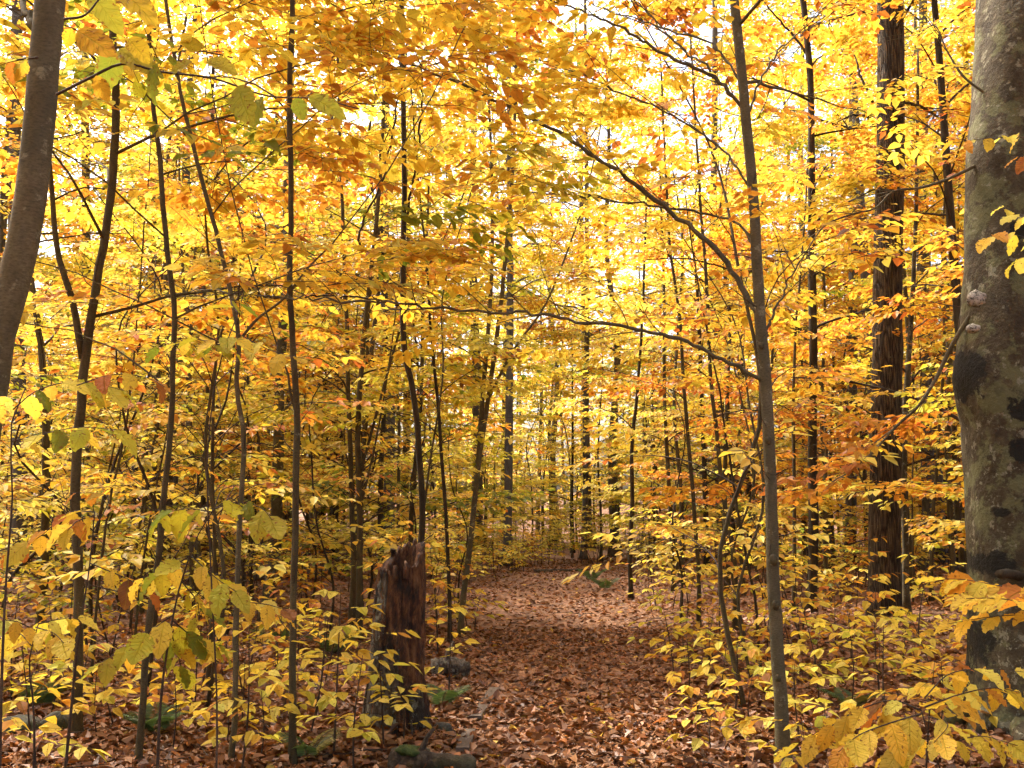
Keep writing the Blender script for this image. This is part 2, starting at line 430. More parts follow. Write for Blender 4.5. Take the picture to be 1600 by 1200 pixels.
def grow(rng, fol, branches, pts, rad, h0, nb, Lmax, pal, el=(15, 50), thin=1.0, size=1.0, dens=1.3, dmin=4.6, axis_w=None):
    """side branches of a young forest tree: rise, then level out into flat layers of sprays"""
    z = pts[:, 2]; z0, z1 = z[0], z[-1]
    az0 = rng.uniform(0, 6.28)
    pals = MIX.get(pal, [pal])
    for k in range(nb):
        f = (k + rng.uniform(.1, .9)) / nb
        zz = z0 + h0 + (z1 - z0 - h0) * f ** .9
        i = int(np.clip(np.searchsorted(z, zz), 1, len(z) - 1))
        t = (zz - z[i - 1]) / max(z[i] - z[i - 1], 1e-6)
        p = pts[i - 1] + (pts[i] - pts[i - 1]) * t; r = rad[i]
        az = az0 + k * 2.4 + rng.normal(0, .35)
        L = Lmax * (1 - .62 * f) * rng.uniform(.65, 1.2)
        e = R(rng.uniform(*el)) * (.8 + .5 * f)
        n = 8; q = [p.copy()]; a = az
        for s in range(n):
            a += rng.normal(0, .10)
            ee = e * (1 - s / n * 1.05) - .06 * s / n + rng.normal(0, .07)
            p = p + np.array([math.sin(a) * math.cos(ee), math.cos(a) * math.cos(ee), math.sin(ee)]) * L / n
            q.append(p.copy())
        q = np.array(q)
        r0 = min(.42 * r, .006 + .0075 * L)
        rr = np.linspace(r0, .0022, len(q))
        subs = []
        clump = rng.random() * .6
        pal = pals[rng.integers(len(pals))]
        m = max(2, int(L / .26 * dens))
        for s in range(m):
            u = .22 + .78 * (s + rng.random() * .6) / m
            g = u * n; gi = min(int(g), n - 1); pp = q[gi] + (q[gi + 1] - q[gi]) * (g - gi)
            dr = unit(q[gi + 1] - q[gi]); sg = 1 if s % 2 else -1
            bb = math.atan2(dr[0], dr[1]) + sg * rng.uniform(.55, 1.0)
            l = L * (.42 * (1 - u) + .10) * rng.uniform(.7, 1.2)
            sq = [pp.copy()]; b = bb; e2 = math.asin(np.clip(dr[2], -1, 1)) * .5
            for w in range(3):
                b += rng.normal(0, .12); e2 += rng.normal(-.03, .08)
                pp = pp + np.array([math.sin(b) * math.cos(e2), math.cos(b) * math.cos(e2), math.sin(e2)]) * l / 3
                sq.append(pp.copy())
            if not clear_view(sq[-1], dmin): continue
            if sq[-1][1] < 10 and sq[-1][2] < 6.2 and rng.random() < .42: continue
            subs.append((np.array(sq), np.linspace(max(.003, r0 * .45 * (1 - u * .5)), .0018, 4)))
            for w in range(max(1, int(l / .34 + .5))):
                c = sq[3] if w == 0 else sq[min(3, 1 + w % 3)]
                d2 = np.array([math.sin(b + rng.normal(0, .45) * (w > 0) * 1.6), math.cos(b + rng.normal(0, .45) * (w > 0) * 1.6), rng.normal(-.06, .12)])
                fol.spray(rng, c, d2, pal, size * rng.uniform(.75, 1.15), .22, thin, clump)
        if clear_view(q[-1], dmin): fol.spray(rng, q[-1], q[-1] - q[-2], pal, size, .2, thin, clump)
        cv = [clear_view(x, dmin * .9) for x in q]
        if all(cv): branches.append((q, rr, subs))
        elif sum(cv) > 3 and cv[0]:
            c = cv.index(False); c = max(c, 2); branches.append((q[:c], rr[:c], subs))

def build_twigs(mb, fol, r0=.0026, keep=1.0, rng=None):
    for t in fol.tw:
        if keep < 1 and rng.random() > keep: continue
        tube(mb, t, np.linspace(r0, r0 * .5, len(t)), 3, cap=False)
def finish_tree(root, o, rng, fol, branches, bark, depth, lod, cap, twig_keep=1.0, split_branches=True):
    if split_branches:
        for q, rr, subs in branches:
            mb = MB(); tube(mb, q, rr, 5, .05, rng)
            for sq, sr in subs: tube(mb, sq, sr, 3, cap=False)
            mb.build('branch', bark, root, o)
        mb = MB()
    else:
        mb = MB()
        for q, rr, subs in branches:
            tube(mb, q, rr, 4, cap=False)
            for sq, sr in subs: tube(mb, sq, sr, 3, cap=False)
    build_twigs(mb, fol, keep=twig_keep, rng=rng)
    P, D, N, S, C = fol.cat()
    if mb.n:
        tw = mb.build('twigs', M['twig'], root, o); tag(tw, kind='stuff')
    if not len(P): return None
    pick = np.zeros(len(P), bool)
    if cap:
        x, y, dep = project(P)
        size = S * FPX / dep
        ok = (x > -20) & (x < 1620) & (y > -20) & (y < 1220) & (dep > .5) & (size > 9)
        idx = np.where(ok)[0]; idx = idx[np.argsort(-size[idx])][:cap]
        pick[idx] = True
    mb = MB(); r = ~pick
    put_leaves(mb, leaf_lod1() if lod == 1 else leaf_lod2(), P[r], D[r], N[r], S[r], C[r])
    cr = mb.build('crown', M['leaf'], root, o, color=True, smooth=False)
    if cr is None: cr = obj('crown', None, root)
    tag(cr, kind='stuff')
    for k in np.where(pick)[0]:
        leaf_object(cr, o, P[k], D[k], N[k], S[k], C[k], k, 1)
    return cr

# ================================================================== SETTING
# ---- forest floor: one sheet, fine near the camera, coarse to the horizon
def grid_mesh(xs, ys, dz=0.0):
    X, Y = np.meshgrid(xs, ys); Z = ground(X, Y) + dz
    V = np.stack([X, Y, Z], -1).reshape(-1, 3); w, h = len(xs), len(ys)
    i = np.arange(h - 1)[:, None] * w + np.arange(w - 1)[None]
    return V, [np.stack([i, i + 1, i + w + 1, i + w], -1).reshape(-1, 4)]
def ground_material(name, tone):
    m = NT(name)
    tc = m.n('TexCoord').outputs['Object']
    vo = m.n('TexVoronoi'); m.t.links.new(tc, vo.inputs['Vector']); vo.inputs['Scale'].default_value = 15
    rs = m.n('SeparateColor'); m.t.links.new(vo.outputs['Color'], rs.inputs[0])
    col = m.ramp(rs.outputs[0], [(.0, (.10 * tone, .042 * tone, .02 * tone)), (.35, (.20 * tone, .09 * tone, .04 * tone)), (.7, (.30 * tone, .145 * tone, .075 * tone)), (.95, (.38 * tone, .20 * tone, .10 * tone))])
    col = m.mix(m.ramp(m.noise(tc, 1.1, 4), [(.4, (0, 0, 0)), (.7, (.7, .7, .7))]), col, (.09, .045, .022, 1))
    h = m.math('ADD', m.math('MULTIPLY', rs.outputs[1], 1.0), m.noise(tc, 40, 3))
    bs = m.n('BsdfPrincipled'); m.t.links.new(col, bs.inputs['Base Color']); bs.inputs['Roughness'].default_value = .9
    m.t.links.new(m.bump(h, .8, .02), bs.inputs['Normal'])
    return m.surf(bs.outputs[0])
def spaced(a, lo, hi, fine, coarse):
    s = list(np.arange(lo, hi + 1e-6, fine)); out = s[:]
    st = coarse; v = hi
    while v < a[1]: v += st; st *= 1.35; out.append(v)
    st = coarse; v = lo; left = []
    while v > a[0]: v -= st; st *= 1.35; left.append(v)
    return np.array(left[::-1] + out)
mb = MB(); mb.add(*grid_mesh(spaced((-600, 600), -14, 14, .22, .5), spaced((-300, 900), 0, 32, .25, .6)))
go = tag(mb.build('ground', ground_material('forest_soil', .8)), kind='structure')
ys = np.arange(-4, 29.01, .25); ss = np.linspace(-1, 1, 11)
V = np.array([(path_x(y) + s * path_hw(y) * (1 if y < 25 else max(.25, 1 - (y - 25) / 5)), y, 0) for y in ys for s in ss]); V[:, 2] = ground(V[:, 0], V[:, 1]) + .006
i = np.arange(len(ys) - 1)[:, None] * 11 + np.arange(10)[None]
mb = MB(); mb.add(V, [np.stack([i, i + 1, i + 12, i + 11], -1).reshape(-1, 4)])
path = tag(mb.build('path', ground_material('trodden_soil', .9)), kind='structure')

# ---- leaf litter
LC = .86 * np.array([(.24, .090, .026), (.30, .134, .050), (.15, .053, .015), (.38, .195, .088), (.34, .112, .016), (.10, .039, .015), (.265, .107, .036), (.58, .36, .04)])
LW = np.cumsum([.22, .20, .15, .14, .10, .08, .09, .02])
def litter_leaves(rng, n, ymin, ymax, size):
    # more per square metre near the camera
    y = ymin + (ymax - ymin) * rng.random(n) ** .9
    hwid = .58 * y + 1.2
    x = rng.uniform(-1, 1, n) * hwid
    z = ground(x, y) + .012 + np.abs(rng.normal(0, .016, n))
    a = rng.uniform(0, 6.28, n)
    D = np.stack([np.cos(a), np.sin(a), rng.normal(0, .22, n)], 1)
    N = np.stack([rng.normal(0, .38, n), rng.normal(0, .38, n), np.ones(n)], 1)
    S = size * rng.uniform(.6, 1.25, n)
    C = LC[np.minimum(np.searchsorted(LW / LW[-1], rng.random(n)), 7)] * rng.uniform(.75, 1.15, (n, 1))
    return np.stack([x, y, z], 1), D, N, S, C
rng = np.random.default_rng(11)
mb = MB()
LT = [leaf_lod1(.33, .16, .12), leaf_lod1(.30, .22, -.18, .3), leaf_lod1(.34, -.14, .2, -.3), leaf_lod1(.26, .3, .1, .2)]
MT = [maple(1), maple(2), maple(3)]
for k in range(4):
    put_leaves(mb, LT[k], *litter_leaves(rng, 5000, 4.2, 8.5, .082))
    put_leaves(mb, leaf_lod2(.33, .2 * (-1) ** k, .14 * (k - 1.5)), *litter_leaves(rng, 11500, 4.5, 14, .076))
for k in range(3):
    put_leaves(mb, MT[k], *litter_leaves(rng, 2600, 4.2, 12, .10))
for k in range(4):
    put_leaves(mb, leaf_lod2(.34, .15 * (-1) ** k, .1 * (k - 1.5)), *litter_leaves(rng, 11500, 12, 34, .097))
tag(mb.build('leaf_litter', M['litter'], None, color=True, smooth=False), 'brown fallen leaves carpeting the path and forest floor', 'leaf litter', kind='stuff')
mb = MB()                                                    # broken twigs lying in the leaves
for k in range(420):
    y = 4.5 + 14 * rng.random() ** 1.3; x = rng.uniform(-1, 1) * (.58 * y + 1); a = rng.uniform(0, 6.28); L = rng.uniform(.08, .5)
    q = [np.array([x + L * t * math.cos(a) + rng.normal(0, .015), y + L * t * math.sin(a) + rng.normal(0, .015), float(ground(x, y)) + .035 + rng.uniform(0, .02)]) for t in (0, .33, .66, 1)]
    tube(mb, np.array(q), np.linspace(rng.uniform(.003, .007), .002, 4), 4, cap=False)
tag(mb.build('twig_debris', M['twig']), 'broken dead twigs strewn among the fallen leaves', 'twigs', kind='stuff')
# the largest fallen leaves on the trail, one by one
fm = []
for t in LT + MT:
    q = MB(); q.add(t[0], t[1]); fm.append(q.mesh('leaf', M['litter'], color=True, smooth=False))
P, D, N, S, C = litter_leaves(rng, 4000, 5.6, 9.5, .082)
k = np.where(np.abs(P[:, 0] - path_x(P[:, 1])) < path_hw(P[:, 1]) * 1.15)[0]; k = k[np.argsort(P[k, 1])][:300]
for j in k:
    d = unit(D[j]); x = unit(np.cross(d, N[j])); z = np.cross(x, d); s = S[j] * 1.1; p = P[j] + (0, 0, .02)
    o = bpy.data.objects.new('leaf', fm[j % len(fm)]); COL.objects.link(o); o.parent = path
    o.matrix_basis = Matrix([[x[0] * s, d[0] * s, z[0] * s, p[0]], [x[1] * s, d[1] * s, z[1] * s, p[1]], [x[2] * s, d[2] * s, z[2] * s, p[2]], [0, 0, 0, 1]])
    o.color = (*map(float, C[j] * 1.1), 1)

# ================================================================== NAMED TREES
def blob_mesh(rng, sx, sy, sz, nu=20, nv=12, rough=.12):
    A = []
    ph = rng.uniform(0, 6.28, 8)
    for k in range(nv):
        th = (k + .001) / (nv - 1) * math.pi * .998
        for s in range(nu):
            f = s / nu * 2 * math.pi
            x, y, z = math.sin(th) * math.cos(f), math.sin(th) * math.sin(f), math.cos(th)
            w = 1 + rough * (math.sin(3 * x + ph[0] + 2 * z) + math.sin(4 * y + ph[1] - 2 * x) * .7 + math.sin(7 * z + 5 * x + ph[2]) * .4 + math.sin(11 * y + 8 * x + ph[3]) * .25)
            A.append((sx * x * w, sy * y * w, sz * z * w))
    i = np.arange(nv - 1)[:, None] * nu; j = np.arange(nu)[None]
    return np.array(A), [np.stack([i + j, i + (j + 1) % nu, i + nu + (j + 1) % nu, i + nu + j], -1).reshape(-1, 4)]
def trunk_points(px, d, H, dd=0.0, lean=None):
    """photo polyline (bottom first) -> world points standing on the ground at distance d and carried on to height H"""
    n = len(px)
    pts = [at(x, y, d + dd * k / max(n - 1, 1)) for k, (x, y) in enumerate(px)]
    b = pts[0].copy(); g = float(ground(b[0], b[1]))
    if b[2] > g + .12: pts.insert(0, np.array([b[0] + (b[0] - pts[1][0]) * .3, b[1], g - .08]))
    else: pts[0][2] = g - .08
    pts = np.array(pts)
    keep = [0] + [k for k in range(1, len(pts)) if pts[k, 2] > pts[0, 2] + .05]
    pts = pts[keep]
    if pts[-1, 2] < H:
        dr = unit(pts[-1] - pts[-2]); z = pts[-1, 2]; m = max(2, int((H - z) / 1.2)); p = pts[-1].copy(); ex = []
        for k in range(m):
            dr = unit(dr * .8 + np.array([0, 0, .2])); p = p + dr * (H - z) / m; ex.append(p.copy())
        pts = np.vstack([pts, ex])
    return pts
TREES = []
def tree(name, label, cat, px, w, d, H, bark, pal, nb=16, h0=1.6, Lmax=2.0, wt=.35, limbs=(), dd=0.0, lod=2, cap=0, seed=None, sides=10, group=None, thin=1.0, el=(15, 50), forks=(), size=1.0, rough=.05, flare=.65, dmin=4.6):
    rng = np.random.default_rng(seed if seed is not None else abs(hash((len(TREES), 7))) % 99999)
    raw = trunk_points(px, d, H, dd)
    o = raw[0].copy(); o[2] = float(ground(o[0], o[1]))
    root = empty(name, o, label, cat, group)
    n = int(np.clip((raw[-1, 2] - raw[0, 2]) / (.16 if d < 12 else .3), 12, 70))
    pts = resample(raw, n)
    pts[1:-1, :2] += rng.normal(0, .0035 * min(1, d / 8), (n - 2, 2))
    h = pts[:, 2] - pts[0, 2]
    r0 = w / 2 * d / FPX * .82
    rad = r0 * (1 - (1 - wt) * np.clip(h / max(h[-1], 1e-6), 0, 1)) * (1 + flare * np.exp(-h / max(.12, r0 * 1.8)))
    rad[-1] *= .5
    mb = MB(); tube(mb, pts, rad, sides, rough, rng)
    mb.build('trunk', M[bark], root, o)
    fol, br = Foliage(), []
    dt = MB()                                                # bare side twigs on the lower stem
    for k in range(int(5 + 3 * min(h0, 4)) if d < 16 else 0):
        i = int(np.clip(np.searchsorted(h, rng.uniform(.5, h0 + .8)), 1, n - 2)); a = rng.uniform(0, 6.28); e = rng.uniform(.1, .9); p = pts[i].copy(); q = [p]
        L = rng.uniform(.18, .6)
        for j in range(4):
            a += rng.normal(0, .25); e += rng.normal(.03, .15); p = p + np.array([math.sin(a) * math.cos(e), math.cos(a) * math.cos(e), math.sin(e)]) * L / 4; q.append(p)
        if clear_view(q[-1], dmin): 
            tube(dt, np.array(q), np.linspace(.0042, .0012, 5), 3, cap=False)
            b2 = q[2] + (q[3] - q[2]) * .2; tube(dt, np.array([b2, b2 + rng.normal(0, .08, 3) + (0, 0, .08)]), [.0022, .001], 3, cap=False)
    if dt.n: tag(dt.build('dead_twigs', M['twig'], root, o), kind='stuff')
    for (fpx, fw) in forks:                                  # second stems seen in the photo
        f = resample(np.array([at(x, y, d) for x, y in fpx]), 14)
        fr = fw / 2 * d / FPX
        ex = [f[-1]]; dr = unit(f[-1] - f[-3])
        for k in range(5):
            dr = unit(dr * .8 + np.array([0, 0, .2])); ex.append(ex[-1] + dr * .6)
        f = np.vstack([f, ex[1:]])
        mb = MB(); rr_ = np.linspace(fr, fr * .3, len(f)); tube(mb, f, rr_, max(6, sides - 2), rough, rng)
        mb.build('stem', M[bark], root, o)
        grow(rng, fol, br, f, rr_, .8, max(4, nb // 2), Lmax * .8, pal, el, thin, size, dmin=dmin)
    for limb in limbs:                                       # limbs traced in the photo: (pixels, width, depth change)
        lpx, lw, ld = limb[:3]
        q = resample(np.array([at(x, y, d + ld * k / (len(lpx) - 1)) for k, (x, y) in enumerate(lpx)]), 6 * len(lpx))
        q[1:-1] += rng.normal(0, .008, (len(q) - 2, 3))
        rr = np.linspace(lw * .38 * d / FPX, lw * .13 * d / FPX, len(q)) * (1 + .10 * np.clip(rng.normal(0, 1, len(q)), -1, 2))
        subs = []; L = np.linalg.norm(q[-1] - q[0])
        m = int(L / .14); side = 1
        for s in range(m):
            u = .25 + .75 * (s + rng.random() * .5) / m; gi = min(int(u * (len(q) - 1)), len(q) - 2)
            dr = unit(q[gi + 1] - q[gi]); side = -side
            dv = unit(dr * .6 + side * unit(np.cross(dr, [0, 0, 1])) * rng.uniform(.5, 1.0) + np.array([0, 0, rng.uniform(-.05, .4)]))
            l = rng.uniform(.35, .8) * (1.2 - .6 * u)
            p = q[gi]; sq = [p]
            for w2 in range(3):
                dv = unit(dv + rng.normal(0, .12, 3)); p = p + dv * l / 3; sq.append(p)
            if not clear_view(sq[-1], dmin): continue
            subs.append((np.array(sq), np.linspace(.0045, .0018, 4)))
            if len(limb) < 4 or rng.random() < limb[3]:
                dv[2] *= .3
                fol.spray(rng, sq[-1], dv, limb[4] if len(limb) > 4 else pal, rng.uniform(.7, 1.1) * size, .2, thin, rng.random() * .5)
        br.append((q, rr, subs))
    if nb: grow(rng, fol, br, pts, rad, h0, nb, Lmax, pal, el, thin, size, dmin=dmin)
    finish_tree(root, o, rng, fol, br, M[bark], d, 2, cap, .9 if d < 8 else .5 if d < 11 else .3 if d < 22 else .08)
    TREES.append((root, pts[0], d))
    return root, pts, rad, o

# ---- the leaning smooth-barked tree at the near edge, with its big hanging leaves
def fg_branch(root, o, px, d, w, leaves=(), auto=0, pal='green', size=.10, seed=0, dd=0.0, hang=.6, bark='twig', name='branch'):
    """near twig traced in the photo; leaves given as (base px, tip px, colour) or set alternately along it"""
    rng = np.random.default_rng(seed)
    q = resample(np.array([at(x, y, d + dd * k / max(1, len(px) - 1)) for k, (x, y) in enumerate(px)]), max(6, 4 * len(px)))
    mb = MB(); tube(mb, q, np.linspace(w / 2 * d / FPX, max(.0009, w * .18 * d / FPX), len(q)), 6, .05, rng)
    b = mb.build(name, M[bark], root, o)
    for k, lf in enumerate(leaves):
        (x0, y0), (x1, y1), c = lf
        dl = d + rng.uniform(-.06, .06)
        p = at(x0, y0, dl); e = at(x1, y1, dl + rng.uniform(-.05, .03))
        D = e - p; s = np.linalg.norm(D)
        N = np.array([rng.normal(0, .6), -1.0, rng.uniform(-.1, 1.3)])
        leaf_object(b, o, p, D, N, s, np.array(c) * rng.uniform(.9, 1.1), k, 0)
    C = colours(rng, auto, pal) if auto else None
    for k in range(auto):
        u = .12 + .88 * (k + .5 * rng.random()) / auto; gi = min(int(u * (len(q) - 1)), len(q) - 2)
        p = q[gi] + (q[gi + 1] - q[gi]) * (u * (len(q) - 1) - gi)
        dr = unit(q[gi + 1] - q[gi]); sg = 1 if k % 2 else -1
        sd_ = unit(np.cross(dr, [0, 0, 1]) + 1e-6)
        if k == auto - 1: D = dr + np.array([0, 0, -hang * .6])
        else: D = dr * rng.uniform(.3, .9) + sg * sd_ * rng.uniform(.5, 1.0) + np.array([0, 0, -hang * rng.uniform(.4, 1.5)])
        N = np.array([rng.normal(0, .35), rng.normal(-.25, .35), 1.0])
        leaf_object(b, o, p, D, N, size * rng.uniform(.6, 1.1), C[k], k + seed, 0)
    return b
G1, G2, G3 = (.24, .28, .025), (.38, .36, .03), (.50, .41, .035)
Y1, O1, O2 = (.66, .46, .03), (.58, .32, .025), (.5, .2, .02)
rt, _, _, o1 = tree('beech_tree', 'leaning smooth grey beech trunk forking at its top at the left edge', 'tree',
    [(-20, 640), (5, 500), (27, 420), (51, 280), (66, 140), (79, 0)], 62, 3.3, 7.5, 'smooth', 'gold', nb=9, h0=3.4, Lmax=1.6, wt=.85, sides=24, rough=.02, lod=1, seed=1, flare=.2,
    limbs=[([(60, 50), (38, 8), (5, -50)], 22, .2, 0)], dmin=5.5)
fg_branch(rt, o1, [(88, 148), (140, 122), (190, 100), (250, 112), (330, 122), (420, 150), (500, 155), (560, 170)], 2.6, 5.0, leaves=[
    ((178, 76), (160, 146), G1), ((150, 118), (164, 156), O1), ((186, 76), (240, 120), G3), ((247, 98), (222, 152), G1), ((200, 60), (232, 92), Y1),
    ((372, 134), (388, 190), G2), ((412, 150), (382, 192), G1), ((462, 152), (474, 188), G1), ((482, 152), (540, 172), G2), ((322, 98), (372, 108), G3), ((300, 96), (262, 112), G3)], seed=1)
fg_branch(rt, o1, [(100, 30), (130, 25), (160, -6), (190, -25)], 2.4, 4.5, leaves=[((140, -14), (192, 50), G2), ((120, 48), (165, 72), O1), ((112, 44), (104, 74), Y1), ((178, -20), (240, 10), Y1)], seed=2)
fg_branch(rt, o1, [(60, 90), (20, 95), (-30, 110)], 3.1, 4, auto=8, pal='gold', size=.10, seed=3)

# ---- stems of the near left stand
tree('beech_sapling', 'slim brown sapling with an elbow bend, second dark stem from the leaning grey trunk', 'tree',
    [(120, 1165), (122, 1000), (123, 900), (117, 770), (128, 620), (135, 540), (152, 440), (173, 310), (181, 170), (176, 40)], 20, 6.7, 11.5, 'brown', 'gold', nb=23, h0=2.6, Lmax=2.3, seed=2, cap=220, lod=1,
    forks=[([(129, 560), (124, 530), (112, 465), (95, 415), (80, 285), (70, 160)], 12)], wt=.4)
tree('beech_sapling', 'thin dark leaning stem right of the elbow-bent sapling, base low in the frame', 'tree',
    [(213, 1195), (224, 1095), (234, 962), (247, 885), (254, 790), (266, 680), (269, 600), (271, 460), (260, 378), (249, 245), (238, 150), (232, 20)], 13, 6.1, 9.5, 'brown', 'gold', nb=19, h0=2.2, Lmax=2.0, seed=3, cap=220, lod=1, wt=.4)
tree('beech_sapling', 'crooked thin grey stem with zigzag bends standing third from the mottled trunk', 'tree',
    [(360, 1196), (369, 1060), (368, 990), (371, 913), (376, 800), (380, 673), (369, 603), (374, 526), (363, 470), (347, 400), (325, 315), (292, 190), (268, 60)], 11, 6.1, 9.0, 'smooth', 'gold', nb=18, h0=2.4, Lmax=1.9, seed=4, cap=220, lod=1, wt=.4,
    forks=[([(376, 530), (400, 500), (440, 470), (480, 420), (520, 380)], 5)])
tree('beech_sapling', 'straight slender olive-brown pole just right of the mottled lichen-covered trunk', 'tree',
    [(458, 1198), (458, 955), (462, 813), (463, 715), (465, 645), (459, 557), (455, 487), (453, 400), (456, 300), (452, 180), (455, 40)], 14, 6.1, 11.0, 'brown', 'yellow', nb=17, h0=4.0, Lmax=2.0, seed=5, cap=240, lod=1, wt=.4,
    forks=[([(461, 640), (453, 610), (450, 585), (440, 560)], 5)])
tree('forest_tree', 'mottled grey trunk with pale lichen patches and a flared mossy foot, left of the stump', 'tree',
    [(418, 938), (429, 870), (433, 780), (436, 645), (441, 522), (449, 420), (449, 315), (453, 150), (456, 0)], 23, 15.0, 16, 'mottled', 'gold', nb=22, h0=3.0, Lmax=3.2, seed=6, lod=2, wt=.45, cap=80)
tree('beech_sapling', 'thin straight sapling left of a twin stem, behind the decayed stump', 'tree',
    [(546, 985), (553, 885), (550, 800), (546, 645), (541, 470), (535, 330), (530, 180), (527, 40)], 11, 12.6, 9.5, 'brown', 'gold', nb=15, h0=2.5, Lmax=1.9, seed=7, lod=2, cap=100)
tree('beech_sapling', 'olive stem bending gently rightward at height, close left behind the decayed stump', 'tree',
    [(562, 978), (563, 885), (562, 816), (559, 680), (565, 575), (573, 487), (585, 380), (596, 240), (604, 60)], 13, 12.2, 9.5, 'brown', 'gold', nb=15, h0=2.6, Lmax=1.9, seed=8, lod=2, cap=100,
    forks=[([(563, 740), (590, 640), (612, 560), (640, 470), (690, 380)], 5), ([(562, 800), (585, 700), (600, 620), (612, 540)], 4)])
tree('beech_tree', 'nearly black S-curved stem rising directly behind the decayed stump', 'tree',
    [(652, 1010), (655, 867), (660, 816), (657, 732), (646, 617), (632, 540), (630, 417), (632, 300), (630, 150), (628, -10)], 13, 8.6, 12.0, 'dark', 'orange', nb=14, h0=5.2, Lmax=2.2, seed=9, lod=1, cap=240, wt=.5,
    limbs=[([(632, 480), (600, 470), (520, 462), (440, 466), (380, 470)], 6, -.3, .8), ([(631, 360), (645, 290), (656, 210), (660, 100), (661, 20), (652, -30)], 6, -.3, .3), ([(632, 400), (565, 390), (600, 270), (621, 160), (622, 80), (600, 0)], 6, -.5, .3)])
tree('beech_sapling', 'pale slender stem splitting into two tall leaning shoots beside the path', 'tree',
    [(722, 958), (730, 885), (740, 800), (747, 732), (765, 610), (779, 505), (790, 400), (800, 280), (806, 120)], 11, 13.2, 10.5, 'smooth', 'yellow', nb=14, h0=3.2, Lmax=1.7, seed=10, lod=2, cap=80, wt=.45,
    forks=[([(747, 728), (755, 610), (765, 487), (769, 400), (768, 260), (762, 120)], 8), ([(765, 620), (800, 550), (850, 480), (880, 410), (905, 340)], 5)])
tree('beech_sapling', 'thin dark sapling between the black S-curved stem and the two-shoot sapling', 'tree',
    [(702, 930), (697, 816), (691, 732), (684, 627), (674, 522), (668, 420), (655, 300)], 8, 12.0, 7.5, 'dark', 'gold', nb=12, h0=2.4, Lmax=1.5, seed=11, lod=2, cap=60)
# ---- right of the path
rt12, _, _, o12 = tree('beech_tree', 'smooth pale grey young beech with knots, its long limb arching over the path', 'tree',
    [(1226, 1195), (1218, 1080), (1211, 950), (1207, 850), (1203, 720), (1196, 600), (1188, 500), (1184, 430), (1172, 250), (1160, 130), (1147, 0)], 25, 6.2, 11, 'smooth', 'orange', nb=17, h0=4.2, Lmax=2.3, seed=12, sides=18, lod=1, cap=280, wt=.45, rough=.03,
    limbs=[([(1187, 500), (1160, 450), (1110, 380), (1040, 325), (960, 265), (870, 205), (780, 160), (700, 122), (600, 82), (520, 42)], 13, .6, .75, 'gold'),
           ([(1172, 250), (1155, 160), (1100, 112), (1050, 90), (1000, 60), (930, 25), (860, 0)], 11, .3, .8, 'gold'),
           ([(1195, 600), (1150, 570), (1100, 548), (1040, 525), (950, 508), (850, 493), (740, 486), (640, 475), (520, 470), (400, 462)], 9, -.6, .35, 'gold'),
           ([(1160, 130), (1110, 70), (1040, 45), (960, 20), (880, -15)], 6, .9, 1.0, 'gold'),
           ([(1176, 300), (1120, 225), (1050, 180), (960, 140), (880, 105), (800, 85)], 6, 1.2, 1.0, 'gold'),
           ([(1165, 190), (1190, 120), (1225, 70), (1270, 40), (1320, 30)], 6, .8, 1.0, 'orange'),
           ([(1110, 112), (1050, 60), (1000, 10), (960, -40)], 5, .8, 1.0, 'yellow'),
           ([(1189, 540), (1205, 500), (1225, 455), (1250, 410), (1262, 400)], 7, .3, .3),
           ([(1180, 400), (1165, 360), (1130, 340), (1070, 330), (1000, 318), (880, 305), (770, 300)], 7, .8, .9, 'gold')])
for kx, ky, kr in [(1209, 875, .030), (1201, 688, .022), (1213, 945, .026), (1190, 540, .02), (1216, 1060, .02)]:
    v, f = blob_mesh(np.random.default_rng(kx), kr, kr * .7, kr * 1.2, 12, 8, .1); c = at(kx, ky, 6.2 - .045); mb = MB(); mb.add(v + c, f); mb.build('knot', M['brown'], rt12, o12)
tree('beech_sapling', 'short dark pole standing alone at the path edge, nearest the far clearing', 'tree',
    [(985, 917), (984, 868), (988, 785), (987, 697), (996, 610), (1004, 490), (1008, 380)], 9, 19.0, 8.5, 'dark', 'yellow', nb=12, h0=3.0, Lmax=1.8, seed=13, lod=2)
tree('beech_sapling', 'straight grey pole right of the lone dark pole at the path edge', 'tree',
    [(1052, 906), (1047, 790), (1038, 610), (1038, 470), (1034, 350), (1030, 200)], 9, 20.0, 10, 'brown', 'yellow', nb=13, h0=3.0, Lmax=1.9, seed=14, lod=2)
tree('beech_sapling', 'slender bowed stem between the straight grey pole and the pale young beech', 'tree',
    [(1092, 983), (1091, 885), (1085, 802), (1068, 596), (1061, 487), (1048, 400), (1040, 260)], 9, 13.5, 8.5, 'brown', 'orange', nb=14, h0=2.8, Lmax=1.8, seed=15, lod=2, cap=60)
tree('beech_sapling', 'leaning thin stem close left of the pale young beech', 'tree',
    [(1150, 990), (1145, 860), (1131, 781), (1120, 680), (1110, 575), (1103, 435), (1092, 280)], 10, 12.8, 8.5, 'brown', 'orange', nb=14, h0=2.8, Lmax=1.8, seed=16, lod=2, cap=60)
tree('beech_sapling', 'whip-thin shoot leaning left among orange leaves beside the pale young beech', 'tree',
    [(1188, 1040), (1180, 934), (1155, 815), (1138, 700), (1122, 600), (1105, 520)], 6, 9.6, 5.0, 'dark', 'orange', nb=10, h0=1.3, Lmax=1.2, seed=17, lod=1, cap=150)
